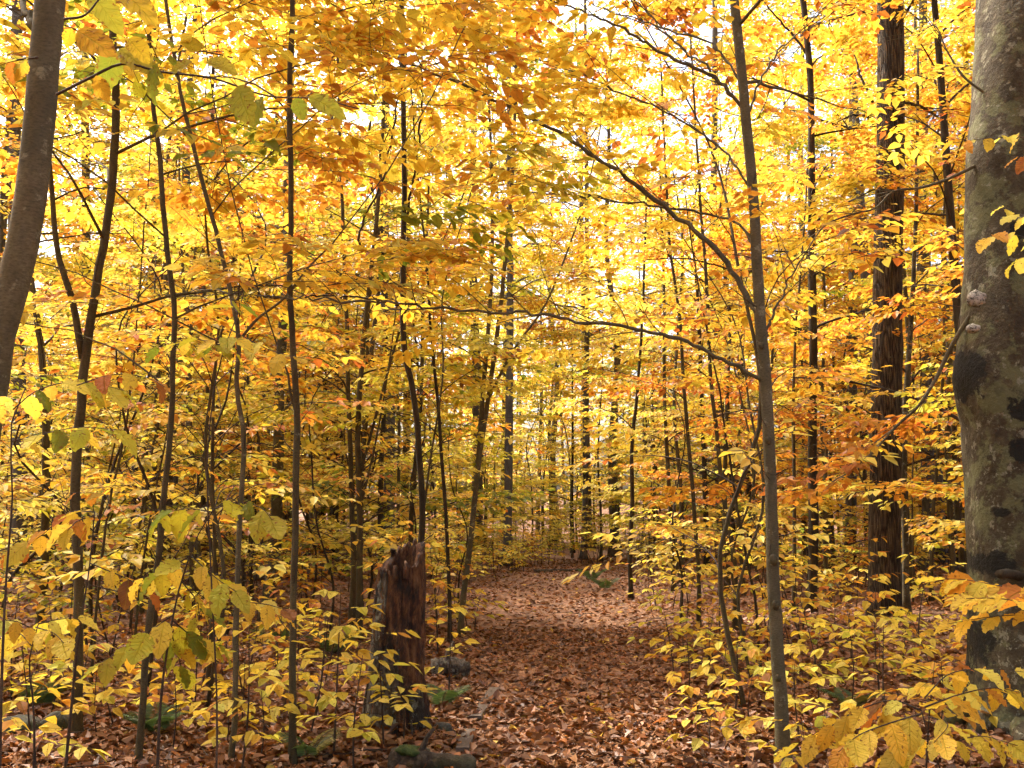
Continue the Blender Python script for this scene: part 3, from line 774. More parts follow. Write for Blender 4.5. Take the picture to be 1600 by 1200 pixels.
tree('forest_tree', 'straight dark brown tree midway between the pale beech and the furrowed trunk', 'tree',
    [(1267, 985), (1269, 900), (1271, 800), (1269, 700), (1271, 575), (1269, 435), (1268, 300), (1267, 150), (1258, 30), (1252, -20)], 19, 14.5, 13, 'dark', 'orange', nb=18, h0=4.0, Lmax=2.3, seed=18, lod=2, cap=100, wt=.5, sides=14,
    limbs=[([(1267, 405), (1210, 420), (1150, 422), (1080, 405), (1010, 405)], 6, .3, .8), ([(1266, 90), (1235, 50), (1200, 10), (1180, -20)], 7, .2, .8)])
tree('beech_sapling', 'thin sapling hugging the left side of the straight dark brown tree', 'tree',
    [(1240, 940), (1241, 800), (1240, 610), (1246, 480), (1255, 380)], 8, 14.8, 7.5, 'brown', 'orange', nb=11, h0=2.5, Lmax=1.5, seed=19, lod=2)
rt15, pts15, rad15, o15 = tree('large_tree', 'thick furrowed dark brown trunk standing second from the right edge', 'tree',
    [(1382, 955), (1382, 850), (1385, 700), (1386, 600), (1387, 420), (1392, 200), (1391, 0)], 59, 14.0, 20, 'rough', 'orange', nb=18, h0=7.5, Lmax=4.6, seed=20, lod=2, wt=.7, sides=40, rough=.015, flare=.18,
    limbs=[([(1366, 190), (1350, 180), (1325, 182), (1305, 195)], 7, .3, .6), ([(1363, 18), (1340, 20), (1300, 32)], 7, .2, .6), ([(1364, 160), (1345, 120), (1335, 85), (1320, 60)], 7, .4, .5)])
tree('forest_sapling', 'slim mossy trunk pressed against the right side of the thick furrowed trunk', 'tree',
    [(1416, 925), (1415, 850), (1412, 760), (1414, 640), (1420, 560), (1428, 420)], 14, 14.6, 9, 'mottled', 'orange', nb=10, h0=3.5, Lmax=1.6, seed=21, lod=2)
tree('beech_sapling', 'wavy thin stem in the gap between the furrowed trunk and the great beech', 'tree',
    [(1455, 890), (1458, 800), (1467, 680), (1475, 540), (1472, 400), (1478, 260)], 8, 17, 9, 'brown', 'gold', nb=12, h0=3.0, Lmax=1.7, seed=22, lod=2)
tree('beech_sapling', 'straight thin stem nearest the left edge of the great beech', 'tree',
    [(1489, 890), (1486, 780), (1482, 640), (1490, 500), (1496, 380)], 8, 18, 9, 'smooth', 'gold', nb=12, h0=3.0, Lmax=1.7, seed=23, lod=2)
# ---- left middle distance
tree('forest_tree', 'thick dark curving trunk seen behind the elbow-bent sapling', 'tree',
    [(62, 985), (70, 860), (72, 740), (66, 560), (50, 440), (46, 300), (56, 120)], 17, 11.5, 9.5, 'brown', 'gold', nb=15, h0=2.6, Lmax=2.0, seed=24, lod=2, cap=80)
tree('beech_sapling', 'pale thin stem, left one of a close pair behind the zigzag stem', 'tree',
    [(300, 930), (298, 820), (293, 640), (292, 540), (285, 420), (280, 260)], 9, 16, 9.0, 'smooth', 'yellow', nb=13, h0=2.6, Lmax=1.8, seed=25, lod=2)
tree('beech_sapling', 'pale thin stem, right one of a close pair behind the zigzag stem', 'tree',
    [(318, 940), (306, 800), (299, 680), (297, 560), (302, 430), (312, 290)], 9, 15.5, 9.0, 'smooth', 'yellow', nb=13, h0=2.6, Lmax=1.8, seed=26, lod=2)
tree('beech_sapling', 'slender bare-legged shoot beside the zigzag stem, leaning right', 'tree',
    [(392, 905), (390, 790), (388, 640), (388, 500), (396, 380)], 7, 18, 8.0, 'brown', 'yellow', nb=12, h0=2.6, Lmax=1.7, seed=27, lod=2)
tree('beech_sapling', 'many-twigged leaning shoot in the brush between the two leftmost stems', 'tree',
    [(150, 960), (160, 860), (172, 780), (190, 700), (205, 600), (214, 500)], 6, 9.0, 5.2, 'brown', 'gold', nb=10, h0=1.4, Lmax=1.2, seed=28, lod=1, cap=150)
# large grey trunks in the distance
for k, (px, py0, w, d, lb) in enumerate([
    (238, 880, 30, 30, 'broad grey distant trunk behind the thin leaning stems at left'),
    (28, 905, 30, 24, 'big shadowed grey trunk far behind the leaning beech near the left edge'),
    (130, 895, 22, 27, 'grey distant trunk hidden in brush behind the elbow-bent sapling'),
    (606, 880, 24, 30, 'grey distant trunk rising straight behind the decayed stump'),
    (792, 868, 17, 30, 'grey distant trunk standing left of the far end of the path'),
    (744, 880, 22, 36, 'tall grey distant trunk just left of the two-shoot sapling'),
    (912, 862, 12, 34, 'dark distant trunk directly beyond the far end of the path'),
    (1120, 880, 18, 27, 'grey distant trunk showing between the stems left of the pale young beech'),
    (1328, 885, 22, 28, 'grey distant trunk in the gap left of the furrowed trunk'),
    (1446, 880, 26, 26, 'pale grey distant trunk in the gap right of the furrowed trunk'),
    (1506, 880, 20, 32, 'pale distant trunk peeking out beside the great beech'),
    (520, 870, 18, 34, 'distant grey trunk between the mottled trunk and the stump')]):
    tree('forest_tree', lb, 'tree', [(px, py0), (px + 3, 700), (px + (-1) ** k * 5, 400), (px + (-1) ** k * 3, 100)], w, d, 19 + k % 4, 'grey', ['yellow', 'gold', 'lemon'][k % 3], nb=20, h0=7.5, Lmax=4.6, seed=40 + k, lod=2, wt=.5, sides=10, size=1.3, thin=.8)

# ---- the great beech at the right edge
def great_beech():
    d = 6.8; rng = np.random.default_rng(77)
    edge = [(1180, 1520), (1130, 1530), (1080, 1528), (1000, 1524), (900, 1519), (800, 1513), (720, 1510), (665, 1505), (630, 1493), (590, 1488), (545, 1494), (500, 1500), (400, 1503), (250, 1504), (150, 1514), (0, 1522)]
    Rpx = 88
    n = 96; sides = 72
    yy = np.linspace(1180, -260, n)
    e = np.interp(-yy, [-a for a, _ in edge], [b for _, b in edge])
    straight = np.interp(-yy, [-1180, -900, -665, -250, 0, 260], [1524, 1516, 1504, 1506, 1520, 1534])
    bulge = straight - e                                   # how far the left side swells out
    a = np.arange(sides) * 2 * math.pi / sides
    V = np.zeros((n, sides, 3))
    for k in range(n):
        c = at(straight[k] + Rpx, yy[k], d)
        r = Rpx * d / FPX * (1 - .0001 * (1180 - yy[k]))
        h = c[2] - .1
        rr = r * np.ones(sides)
        rr += bulge[k] * d / FPX * np.clip(np.cos(a - math.pi), 0, 1) ** 2          # -X side
        rr += .10 * np.exp(-max(h, 0) / .22) * (1 + .8 * np.cos(5 * a + .7))
        rr += .010 * np.sin(3 * a + h * 1.1) + .007 * np.sin(5 * a - h * 2.3) + .004 * np.sin(9 * a + h * 5) + .003 * np.sin(2 * a + h * 11) + rng.normal(0, .0012, sides)
        V[k] = np.stack([c[0] + rr * np.cos(a), c[1] + rr * np.sin(a), np.full(sides, c[2])], 1)
    g = float(ground(V[0, :, 0].mean(), d)); V[0, :, 2] = g - .1
    o = np.array([V[0, :, 0].mean(), d, g])
    root = empty('beech_tree', o, 'massive old beech trunk with dark scars and white bracket fungi at the right edge', 'tree')
    i = np.arange(n - 1)[:, None] * sides; j = np.arange(sides)[None]; j2 = (j + 1) % sides
    mb = MB(); mb.add(V.reshape(-1, 3), [np.stack([i + j, i + j2, i + sides + j2, i + sides + j], -1).reshape(-1, 4)])
    mb.build('trunk', M['old_beech'], root, o)
    # roots
    for px, py, ex, ey, dd in [(1560, 1110, 1512, 1175, -.35), (1600, 1120, 1600, 1200, -.8), (1540, 1090, 1470, 1120, .3)]:
        A, B = at(px, py, d), at(ex, ey, d + dd); A[2] = max(A[2], float(ground(A[0], A[1])) + .12)
        B[2] = float(ground(B[0], B[1])) - .02
        q = resample(np.array([A, A * .5 + B * .5 + (0, 0, .02), B]), 10)
        mb = MB(); tube(mb, q, np.linspace(.13, .035, 10), 12, .06, rng); mb.build('root', M['old_beech'], root, o)
    # bracket fungi: half discs growing out of the bark, knobbly
    for px, py, w, h in [(1526, 466, 15, 12), (1521, 513, 11, 7)]:
        c = at(px, py, d - .245); mb = MB()
        A = []; nr, ns = 7, 16
        for r in range(nr):
            th = r / (nr - 1) * math.pi
            for s in range(ns):
                ph = s / ns * 2 * math.pi; wob = 1 + .13 * math.sin(3 * ph + r) + .10 * math.sin(5 * ph - 1.7 * r) + .06 * math.sin(9 * ph + 2.3 * r)
                A.append((c[0] + w * d / FPX * math.sin(th) * math.cos(ph) * wob, c[1] + .008 + .032 * math.sin(th) * math.sin(ph), c[2] + h * d / FPX * math.cos(th) * wob))
        i = np.arange(nr - 1)[:, None] * ns; j = np.arange(ns)[None]
        mb.add(np.array(A), [np.stack([i + j, i + (j + 1) % ns, i + ns + (j + 1) % ns, i + ns + j], -1).reshape(-1, 4)])
        f = mb.build('bracket_fungus', M['fungus'], root, o); f['label'] = 'white bracket fungus on the bark'
    # knots and the dead stub
    mb = MB(); q = resample(np.array([at(1600, 902, d - .28), at(1570, 896, d - .42), at(1562, 897, d - .5)]), 8); tube(mb, q, np.linspace(.035, .028, 8), 10, .08, rng); mb.build('branch_stub', M['dark'], root, o)
    # limbs
    br = []; fol = Foliage()
    for lpx, lw, ld, p in [([(1540, 462), (1512, 500), (1490, 535), (1460, 596), (1430, 640), (1407, 660), (1362, 708), (1330, 735), (1299, 753)], 9, .4, .9),
                           ([(1540, 250), (1506, 268), (1480, 280), (1440, 293), (1395, 300), (1368, 325), (1330, 335), (1290, 352), (1262, 390), (1240, 425)], 6, .3, .9),
                           ([(1545, 150), (1506, 120), (1480, 80), (1455, 40), (1430, 60)], 5, .3, .8)]:
        q = resample(np.array([at(x, y, d - .1 + ld * k / (len(lpx) - 1)) for k, (x, y) in enumerate(lpx)]), 5 * len(lpx))
        subs = []
        for s in range(int(np.linalg.norm(q[-1] - q[0]) / .11)):
            u = .3 + .7 * rng.random(); gi = min(int(u * (len(q) - 1)), len(q) - 2); dr = unit(q[gi + 1] - q[gi])
            dv = unit(dr * .7 + rng.choice([-1, 1]) * unit(np.cross(dr, [0, 0, 1])) * .8 + (0, 0, rng.uniform(-.1, .25))); sq = [q[gi]]
            for w2 in range(3): sq.append(sq[-1] + dv * .13)
            subs.append((np.array(sq), np.linspace(.004, .0018, 4)))
            dv[2] *= .3
            if rng.random() < p: fol.spray(rng, sq[-1], dv, 'rust' if lw == 9 else 'gold', rng.uniform(.65, .95), .25, 1, rng.random() * .4)
        br.append((q, np.linspace(lw / 2 * d / FPX, .0035, len(q)), subs))
    top = np.array([at(1608, y, d) for y in (0, -300, -900, -1700, -2600)]); top = resample(top, 20)
    grow(rng, fol, br, top, np.full(20, .35), 2.5, 16, 5.0, 'gold', dmin=5.2, dens=.6, size=1.2)
    finish_tree(root, o, rng, fol, br, M['smooth'], d, 2, 300, .4)
m = NT('old_beech_bark'); tc = m.n('TexCoord').outputs['Object']
a = m.noise(m.mapping(tc, (1, 1, .6)), 10, 9, .72); b = m.noise(tc, 2.3, 5, .6); c = m.noise(tc, 30, 4)
col = m.ramp(a, [(.3, (.024, .018, .010)), (.5, (.052, .040, .022)), (.72, (.095, .078, .045))])
col = m.mix(m.ramp(m.noise(tc, 4.2, 6, .7), [(.50, (0, 0, 0)), (.56, (.75, .75, .75))]), col, (.115, .118, .055, 1))         # lichen
col = m.mix(m.ramp(m.noise(tc, 11, 5, .7), [(.58, (0, 0, 0)), (.62, (.8, .8, .8))]), col, (.19, .18, .125, 1))
col = m.mix(m.ramp(b, [(.58, (0, 0, 0)), (.66, (.85, .85, .85))]), col, (.03, .022, .014, 1))                            # old scars
def scar(px, py, rx, rz, d=6.8 - .3):
    p = at(px, py, d); return p, rx * d / FPX, rz * d / FPX
pos = m.n('NewGeometry').outputs['Position']
nz = m.n('TexNoise'); m.t.links.new(pos, nz.inputs['Vector']); nz.inputs['Scale'].default_value = 13; nz.inputs['Detail'].default_value = 9; nz.inputs['Roughness'].default_value = .68
for px, py, rx, rz in [(1514, 578, 38, 50), (1532, 560, 18, 22), (1596, 640, 26, 20), (1592, 705, 22, 22), (1524, 40, 14, 30), (1522, 155, 16, 8), (1566, 882, 24, 20), (1590, 360, 14, 18), (1570, 800, 10, 8), (1535, 1010, 34, 60)]:
    p, sx, sz = scar(px, py, rx, rz)
    v = m.n('VectorMath', operation='SUBTRACT'); m.t.links.new(pos, v.inputs[0]); v.inputs[1].default_value = tuple(p)
    v2 = m.n('VectorMath', operation='MULTIPLY'); m.t.links.new(v.outputs[0], v2.inputs[0]); v2.inputs[1].default_value = (1 / sx, .8, 1 / sz)
    ln = m.n('VectorMath', operation='LENGTH'); m.t.links.new(v2.outputs[0], ln.inputs[0])
    f = m.math('ADD', ln.outputs['Value'], m.math('MULTIPLY', m.math('SUBTRACT', nz.outputs[0], .5), 2.6))
    col = m.mix(m.ramp(f, [(.80, (.95, .95, .95)), (1.0, (0, 0, 0))]), col, (.011, .010, .008, 1))
bs = m.n('BsdfPrincipled'); m.t.links.new(col, bs.inputs['Base Color']); bs.inputs['Roughness'].default_value = .85; bs.inputs['Specular IOR Level'].default_value = .2
m.t.links.new(m.bump(m.math('ADD', a, m.math('MULTIPLY', c, .8)), .8, .02), bs.inputs['Normal'])
M['old_beech'] = m.surf(bs.outputs[0])
m = NT('bracket_fungus_white'); tc = m.n('TexCoord').outputs['Object']
col = m.ramp(m.noise(tc, 45, 4, .7), [(.42, (.05, .04, .025)), (.49, (.30, .27, .21)), (.7, (.45, .42, .35))])
bs = m.n('BsdfPrincipled'); m.t.links.new(col, bs.inputs['Base Color']); bs.inputs['Roughness'].default_value = .8
m.t.links.new(m.bump(m.noise(tc, 60, 3), .4, .01), bs.inputs['Normal'])
M['fungus'] = m.surf(bs.outputs[0])
great_beech()

# ---- decayed stump
def rot_material(name, inner):
    m = NT(name); tc = m.n('TexCoord').outputs['Object']
    g = m.noise(m.mapping(tc, (1, 1, .22)), 26, 9, .72); b = m.noise(m.mapping(tc, (1, 1, .5)), 7, 8, .68); f = m.noise(m.mapping(tc, (1, 1, .6)), 70, 4, .7)
    if inner: col = m.ramp(g, [(.3, (.012, .006, .004)), (.45, (.085, .030, .011)), (.56, (.21, .085, .028)), (.72, (.34, .18, .075))])
    else: col = m.ramp(g, [(.3, (.02, .015, .011)), (.5, (.11, .085, .062)), (.72, (.27, .235, .19))])
    col = m.mix(m.ramp(b, [(.50, (0, 0, 0)), (.62, (.92, .92, .92))]), col, (.013, .008, .006, 1))
    if not inner: col = m.mix(m.ramp(m.noise(tc, 12, 5, .7), [(.55, (0, 0, 0)), (.62, (.8, .8, .8))]), col, (.30, .31, .24, 1))
    bs = m.n('BsdfPrincipled'); m.t.links.new(col, bs.inputs['Base Color']); bs.inputs['Roughness'].default_value = .8
    m.t.links.new(m.bump(m.math('ADD', g, m.math('MULTIPLY', f, .4)), 1.0, .06), bs.inputs['Normal'])
    return m.surf(bs.outputs[0])
M['rot'] = rot_material('red_rotten_wood', True)
M['rot_bark'] = rot_material('grey_rotten_bark', False)
def stump():
    d = 6.95; rng = np.random.default_rng(5)
    base = at(617, 1148, d); base[2] = float(ground(base[0], base[1]))
    root = empty('tree_stump', base, 'tall decayed reddish stump with jagged top at left side of the path', 'stump')
    H = at(628, 828, d)[2] - base[2]; r = .178
    sides, n = 80, 56
    a = np.arange(sides) * 2 * math.pi / sides
    # ragged rim: a peak at the back right, a low broken shoulder on the left
    prof = .86 + .14 * np.clip(1.5 * np.exp(-(np.angle(np.exp(1j * (a - .9))) / 1.25) ** 2), 0, 1) - .035 * (np.floor(a * 6.3) * 2.399 % 1.0) - .02 * (np.floor(a * 13.1) * 1.71 % 1.0) - .01 * rng.random(sides)
    from mathutils import noise as mn
    def shell(scale, top, z0, wob, ph):
        V = np.zeros((n, sides, 3))
        for k in range(n):
            t = k / (n - 1); z = z0 + (H * prof * top - z0) * t
            fl = 1 + .34 * np.exp(-z / .15) * (1 + .4 * np.cos(3 * a + .5)) + .10 * np.exp(-z / .6)
            fib = np.array([mn.fractal(Vector((math.cos(q) * 3.2 + ph, math.sin(q) * 3.2, zz * 1.1)), .8, 2.1, 5) for q, zz in zip(a, z)])
            fine = np.array([mn.noise(Vector((math.cos(q) * 14 + ph, math.sin(q) * 14, zz * 2.5))) for q, zz in zip(a, z)])
            hollow = .26 * np.exp(-(np.angle(np.exp(1j * (a - 4.95))) / .42) ** 2) * np.clip((z / H - .45) / .12, 0, 1) + .16 * np.exp(-(np.angle(np.exp(1j * (a - 5.5))) / .22) ** 2) * np.clip((z / H - .25) / .1, 0, 1) * np.clip((.75 - z / H) / .1, 0, 1)
            rr = r * scale * fl * (1 - .14 * z / H) * (1 + wob * 3.6 * fib + wob * 2.2 * fine + .018 * rng.standard_normal(sides) - hollow)
            V[k] = np.stack([base[0] + rr * np.cos(a) + .03 * z / H, base[1] + rr * np.sin(a), base[2] - .06 + z], 1)
        return V
    def faces(n): 
        i = np.arange(n - 1)[:, None] * sides; j = np.arange(sides)[None]; j2 = (j + 1) % sides
        return np.stack([i + j, i + j2, i + sides + j2, i + sides + j], -1).reshape(-1, 4)
    out = shell(1, 1, 0, .045, 0); inn = shell(.72, .985, .5, .05, 2)[::-1]
    mb = MB(); V = np.concatenate([out, inn]); mb.add(V.reshape(-1, 3), [faces(2 * n), np.array([np.arange(sides) + (2 * n - 1) * sides])])
    mb.build('wood', M['rot'], root, base)
    # bark left standing on the left and at the foot: thick curved slabs
    for a0, a1, z0, z1, sc in [(3.5, 4.2, .45, 1.16, 1.03), (2.5, 3.5, .0, .98, 1.06), (4.2, 4.9, .0, .62, 1.06), (3.6, 4.4, .0, .5, 1.08), (5.3, 6.0, .0, .34, 1.07)]:
        na, nz = 14, 24; A = np.linspace(a0, a1, na)
        layers = []
        for s, off in ((sc, 0), (sc - .10, 0)):
            P = np.zeros((nz, na, 3))
            for k in range(nz):
                t = k / (nz - 1)
                z = z0 + (z1 * (1 - .09 * np.abs(np.sin(A * 13)) - .08 * rng.random(na)) - z0) * t
                rr = r * s * (1 + .30 * np.exp(-z / .16) + .10 * np.exp(-z / .6)) * (1 - .14 * z / H) * (1 + np.array([.10 * mn.fractal(Vector((q * 3, zz * 3, a0)), .8, 2.1, 5) for q, zz in zip(A, z)]) + .02 * rng.standard_normal(na))
                P[k] = np.stack([base[0] + rr * np.cos(A) + .03 * z / H, base[1] + rr * np.sin(A), base[2] - .03 + z], 1)
            layers.append(P)
        V = np.concatenate([layers[0].reshape(-1, 3), layers[1].reshape(-1, 3)]); q = nz * na
        i = np.arange(nz - 1)[:, None] * na + np.arange(na - 1)[None]
        F = np.stack([i, i + 1, i + na + 1, i + na], -1).reshape(-1, 4)
        rim = list(range(na)) + [na * k + na - 1 for k in range(1, nz)] + [q - 1 - k for k in range(1, na)] + [na * k for k in range(nz - 2, 0, -1)]
        rim = np.array(rim); r2 = np.roll(rim, -1)
        mb = MB(); mb.add(V, [F, F[:, ::-1] + q, np.stack([rim, r2, r2 + q, rim + q], 1)]); mb.build('bark_slab', M['rot_bark'], root, base)
    for k in range(6):                                     # splinters on the rim
        aa = rng.uniform(0, 6.28); rr = r * .8; z = H * prof[int(aa / 6.283 * sides) % sides]
        p = base + (rr * math.cos(aa) + .03, rr * math.sin(aa), z - .12)
        mb = MB(); tube(mb, np.array([p, p + (rng.normal(0, .01), rng.normal(0, .01), .10), p + (rng.normal(0, .02), rng.normal(0, .02), rng.uniform(.09, .13))]), [.024, .018, .006], 5, .15, rng); mb.build('splinter', M['rot'], root, base)
stump()

# ---- logs, stones, boards
M['stone'] = bark_material('mossy_stone', (.04, .036, .028), (.085, .077, .06), (.15, .138, .11), 16, 1, .9, .03, blotch=(.035, .05, .012), blotch_amt=.9)
M['moss'] = bark_material('moss_green', (.025, .04, .008), (.05, .075, .014), (.09, .12, .025), 40, 1, .9, .02)
M['log'] = bark_material('dead_log_bark', (.025, .018, .012), (.075, .052, .034), (.17, .125, .09), 26, .8, 1.0, .03, blotch=(.05, .06, .02), blotch_amt=.5)
M['board'] = bark_material('weathered_board', (.06, .045, .034), (.125, .097, .075), (.20, .16, .13), 30, .5, .7, .008)
def stone(name, label, cat, px, py, d, sx, sy, sz, mat, seed):
    rng = np.random.default_rng(seed); p = at(px, py, d); p[2] = float(ground(p[0], p[1])) + sz * .25
    v, f = blob_mesh(rng, sx, sy, sz); mb = MB(); mb.add(v, f); o = mb.build(name, M[mat]); o.location = tuple(p); tag(o, label, cat); return o
stone('boulder', 'low mossy dark stone in the lower left corner behind thin stems', 'rock', 28, 1140, 6.9, .17, .14, .10, 'stone', 1)
stone('boulder', 'small grey stone at the foot of the decayed stump beside the path', 'rock', 692, 1146, 6.9, .075, .06, .06, 'stone', 2)
stone('boulder', 'flat grey stone half buried near the path end of the mossy log', 'rock', 708, 1165, 6.6, .07, .05, .04, 'stone', 3)
stone('boulder', 'rounded mossy stone in the brush at the left beneath yellow seedlings', 'rock', 85, 1142, 7.0, .12, .12, .11, 'stone', 4)
def log(name, label, a, b, r0, r1, mat, seed, sides=16, moss=False, rise=0.0, rough=.06):
    rng = np.random.default_rng(seed); A, B = np.array(a, float), np.array(b, float)
    for P, r in ((A, r0), (B, r1)): P[2] = float(ground(P[0], P[1])) + r * .75
    B[2] += rise
    q = resample(np.array([A, (A + B) / 2 + rng.normal(0, .02, 3), B]), 16)
    root = empty(name, ((A + B) / 2) * (1, 1, 0) + (0, 0, float(ground(*((A + B) / 2)[:2]))), label, 'log'); o = np.array(root.location)
    rad = np.linspace(r0, r1, 16) * (1 + .05 * rng.standard_normal(16)); rad[0] *= .85; rad[-1] *= .8
    mb = MB(); tube(mb, q, rad, sides, rough, rng); mb.build('log_body', M[mat], root, o)
    s = resample(np.array([q[5], q[5] + (.05, -.04, r0 * 1.8), q[5] + (.09, -.02, r0 * 2.4)]), 5)
    mb = MB(); tube(mb, s, np.linspace(r0 * .3, r0 * .12, 5), 7, .1, rng); mb.build('branch_stub', M[mat], root, o)
    if moss:
        v, f = blob_mesh(rng, r0 * 1.3, r0 * .9, r0 * .35, rough=.2); mb = MB(); mb.add(v + q[4] + (0, 0, r0 * .8) , f); mb.build('moss_cushion', M['moss'], root, o)
log('fallen_log', 'short mossy rotting log at the bottom edge beside the path, below the stump', at(612, 1204, 6.0), at(742, 1200, 5.95), .085, .065, 'log', 3, moss=True, rough=.10)
log('fallen_log', 'black rotten wood chunk lying behind the stump at the path edge', at(676, 990, 9.4), at(732, 1005, 9.5), .10, .075, 'rot_bark', 4, rough=.16)
log('fallen_log', 'long fallen trunk lying far back on the floor behind the mottled trunk', at(395, 858, 24), at(560, 862, 25), .13, .10, 'grey', 5, rise=.25)
log('fallen_log', 'thin pale dead stick slanting across the leaves in the lower left', at(130, 1090, 6.9), at(215, 1190, 6.2), .014, .009, 'board', 6, 6)
log('fallen_log', 'dark fallen bough beyond the path end under the distant trunks', at(835, 884, 27), at(925, 880, 28), .06, .04, 'log', 7)
log('fallen_log', 'thin dead branch lying in the leaves right of the pale young beech', at(1390, 1150, 6.0), at(1545, 1105, 6.4), .014, .010, 'log', 8, 6)
for k, (x0, y0, x1, y1, d0, d1, lb) in enumerate([(743, 1130, 773, 1073, 7.35, 8.85, 'weathered grey board lying along the left edge of the leafy path'), (722, 1186, 734, 1150, 6.35, 6.95, 'short worn board end showing through leaves by the small grey stone')]):
    A, B = at(x0, y0, d0), at(x1, y1, d1)
    for P in (A, B): P[2] = float(ground(P[0], P[1])) + .048
    t = unit(B - A); sd_ = unit(np.cross(t, [0, 0, 1])); up = np.cross(sd_, t); V = []; n = 10; rng = np.random.default_rng(k)
    for j in range(n):
        c = A + (B - A) * j / (n - 1)
        for su, sv in ((-1, -1), (1, -1), (1, 1), (-1, 1)): V.append(c + sd_ * su * (.042 + rng.normal(0, .003)) + up * sv * (.012 + rng.normal(0, .0015)))
    i = np.arange(n - 1)[:, None] * 4; j = np.arange(4)[None]
    mb = MB(); mb.add(np.array(V) - A, [np.stack([i + j, i + (j + 1) % 4, i + 4 + (j + 1) % 4, i + 4 + j], -1).reshape(-1, 4), np.array([[3, 2, 1, 0], [4 * n - 4, 4 * n - 3, 4 * n - 2, 4 * n - 1]])])
    o = mb.build('board', M['board'], smooth=False); o.location = tuple(A); tag(o, lb, 'board')

# ---- ferns
def fern(px, py, d, size, label, seed, col=(.085, .14, .028)):
    rng = np.random.default_rng(seed); p = at(px, py, d); p[2] = float(ground(p[0], p[1]))
    root = empty('fern', p, label, 'fern')
    for k in range(4 + seed % 4):
        az = k * 2.4 + rng.normal(0, .3); L = size * rng.uniform(.7, 1.1); mb = MB(); q = [p.copy()]; e = 1.25
        for s in range(9):
            e -= .13; q.append(q[-1] + np.array([math.cos(az) * math.cos(e), math.sin(az) * math.cos(e), math.sin(e)]) * L / 9)
        q = np.array(q); tube(mb, q, np.linspace(.003, .001, 10), 4, cap=False)
        mb.c[-1] = np.tile(np.array([.06, .07, .02]), (len(mb.v[-1]), 1))
        P, D, N, S = [], [], [], []
        for s in range(22):
            u = .14 + .86 * s / 22; g = u * 9; gi = min(int(g), 8); pp = q[gi] + (q[gi + 1] - q[gi]) * (g - gi); t = unit(q[gi + 1] - q[gi])
            sdv = unit(np.cross(t, [0, 0, 1]))
            for sg in (-1, 1):
                P.append(pp); D.append(sg * sdv + t * .35 + (0, 0, -.15)); N.append(np.cross(sdv, t)); S.append(L * .30 * math.sin(math.pi * min(1, u * .85 + .12)) ** .8 + .01)
        n = len(P); C = (np.array(col) if rng.random() < .75 else np.array((.22, .19, .03))) * rng.uniform(.6, 1.25, (n, 1))
        put_leaves(mb, leaf_lod2(.062, .02, -.15), np.array(P), np.array(D), np.array(N), np.array(S), C)
        mb.build('frond', M['fern'], root, p, color=True, smooth=False)
for k, a in enumerate([(690, 1118, 7.6, .32, 'small green fern between the decayed stump and the board'), (430, 998, 11.5, .5, 'green fern at the flared foot of the mottled trunk'),
    (520, 996, 11.0, .55, 'dark green fern left of the decayed stump behind the seedlings'), (62, 1090, 8.0, .45, 'drooping green fern above the mossy stone at lower left'),
    (925, 884, 24, .6, 'pale green fern on the path border at its far end'), (945, 900, 21, .5, 'low green fern left of the lone dark pole by the path'),
    (1330, 1096, 7.6, .35, 'green fern low among seedlings right of the pale young beech'), (240, 1150, 6.9, .35, 'small green fern at the base of the thin leaning stem, lower left'), (480, 1190, 6.2, .3, 'small fern beside the base of the straight olive pole')]):
    fern(*a, seed=300 + k)

# ================================================================== SEEDLINGS
def seedling_parts(rng, p, h, spread, pal, leaf=.11, nb=None, lean=.12):
    """a young beech: a bent stem with short level side twigs, leaves alternate along them"""
    top = p + np.array([rng.normal(0, lean) * h, rng.normal(0, lean) * h, h])
    st = resample(np.array([p - (0, 0, .03), p * .6 + top * .4 + rng.normal(0, .03 * h, 3) * (1, 1, 0), top]), 10)
    tws, P, D, N, S = [], [], [], [], []
    nb = nb or int(4 + h * 6); az0 = rng.uniform(0, 6.28)
    for k in range(nb):
        f = .32 + .68 * (k + rng.random() * .6) / nb; g = min(f, 1) * 9; gi = min(int(g), 8); q = st[gi] + (st[gi + 1] - st[gi]) * (g - gi)
        az = az0 + k * 2.4 + rng.normal(0, .3); L = spread * (1.05 - .55 * f) * rng.uniform(.6, 1.2); e = rng.uniform(.15, .65)
        m = max(3, int(L / .06)); pts = [q.copy()]
        for s in range(m):
            az += rng.normal(0, .08) + (.12 if s % 2 else -.12); e = e * .82 - .03
            q = q + np.array([math.sin(az) * math.cos(e), math.cos(az) * math.cos(e), math.sin(e)]) * L / m; pts.append(q.copy())
            if s >= 1 or m < 4:
                b = az + (1 if s % 2 else -1) * rng.uniform(.55, 1.0)
                P.append(q.copy()); D.append((math.sin(b), math.cos(b), rng.uniform(-.55, .1))); N.append((rng.normal(0, .25), rng.normal(-.05, .25), 1)); S.append(leaf * rng.uniform(.7, 1.15))
        P.append(q.copy()); D.append((math.sin(az), math.cos(az), rng.uniform(-.5, 0))); N.append((rng.normal(0, .25), rng.normal(0, .25), 1)); S.append(leaf * rng.uniform(.8, 1.1))
        tws.append(np.array(pts))
    return st, tws, np.array(P), np.array(D), np.array(N), np.array(S)
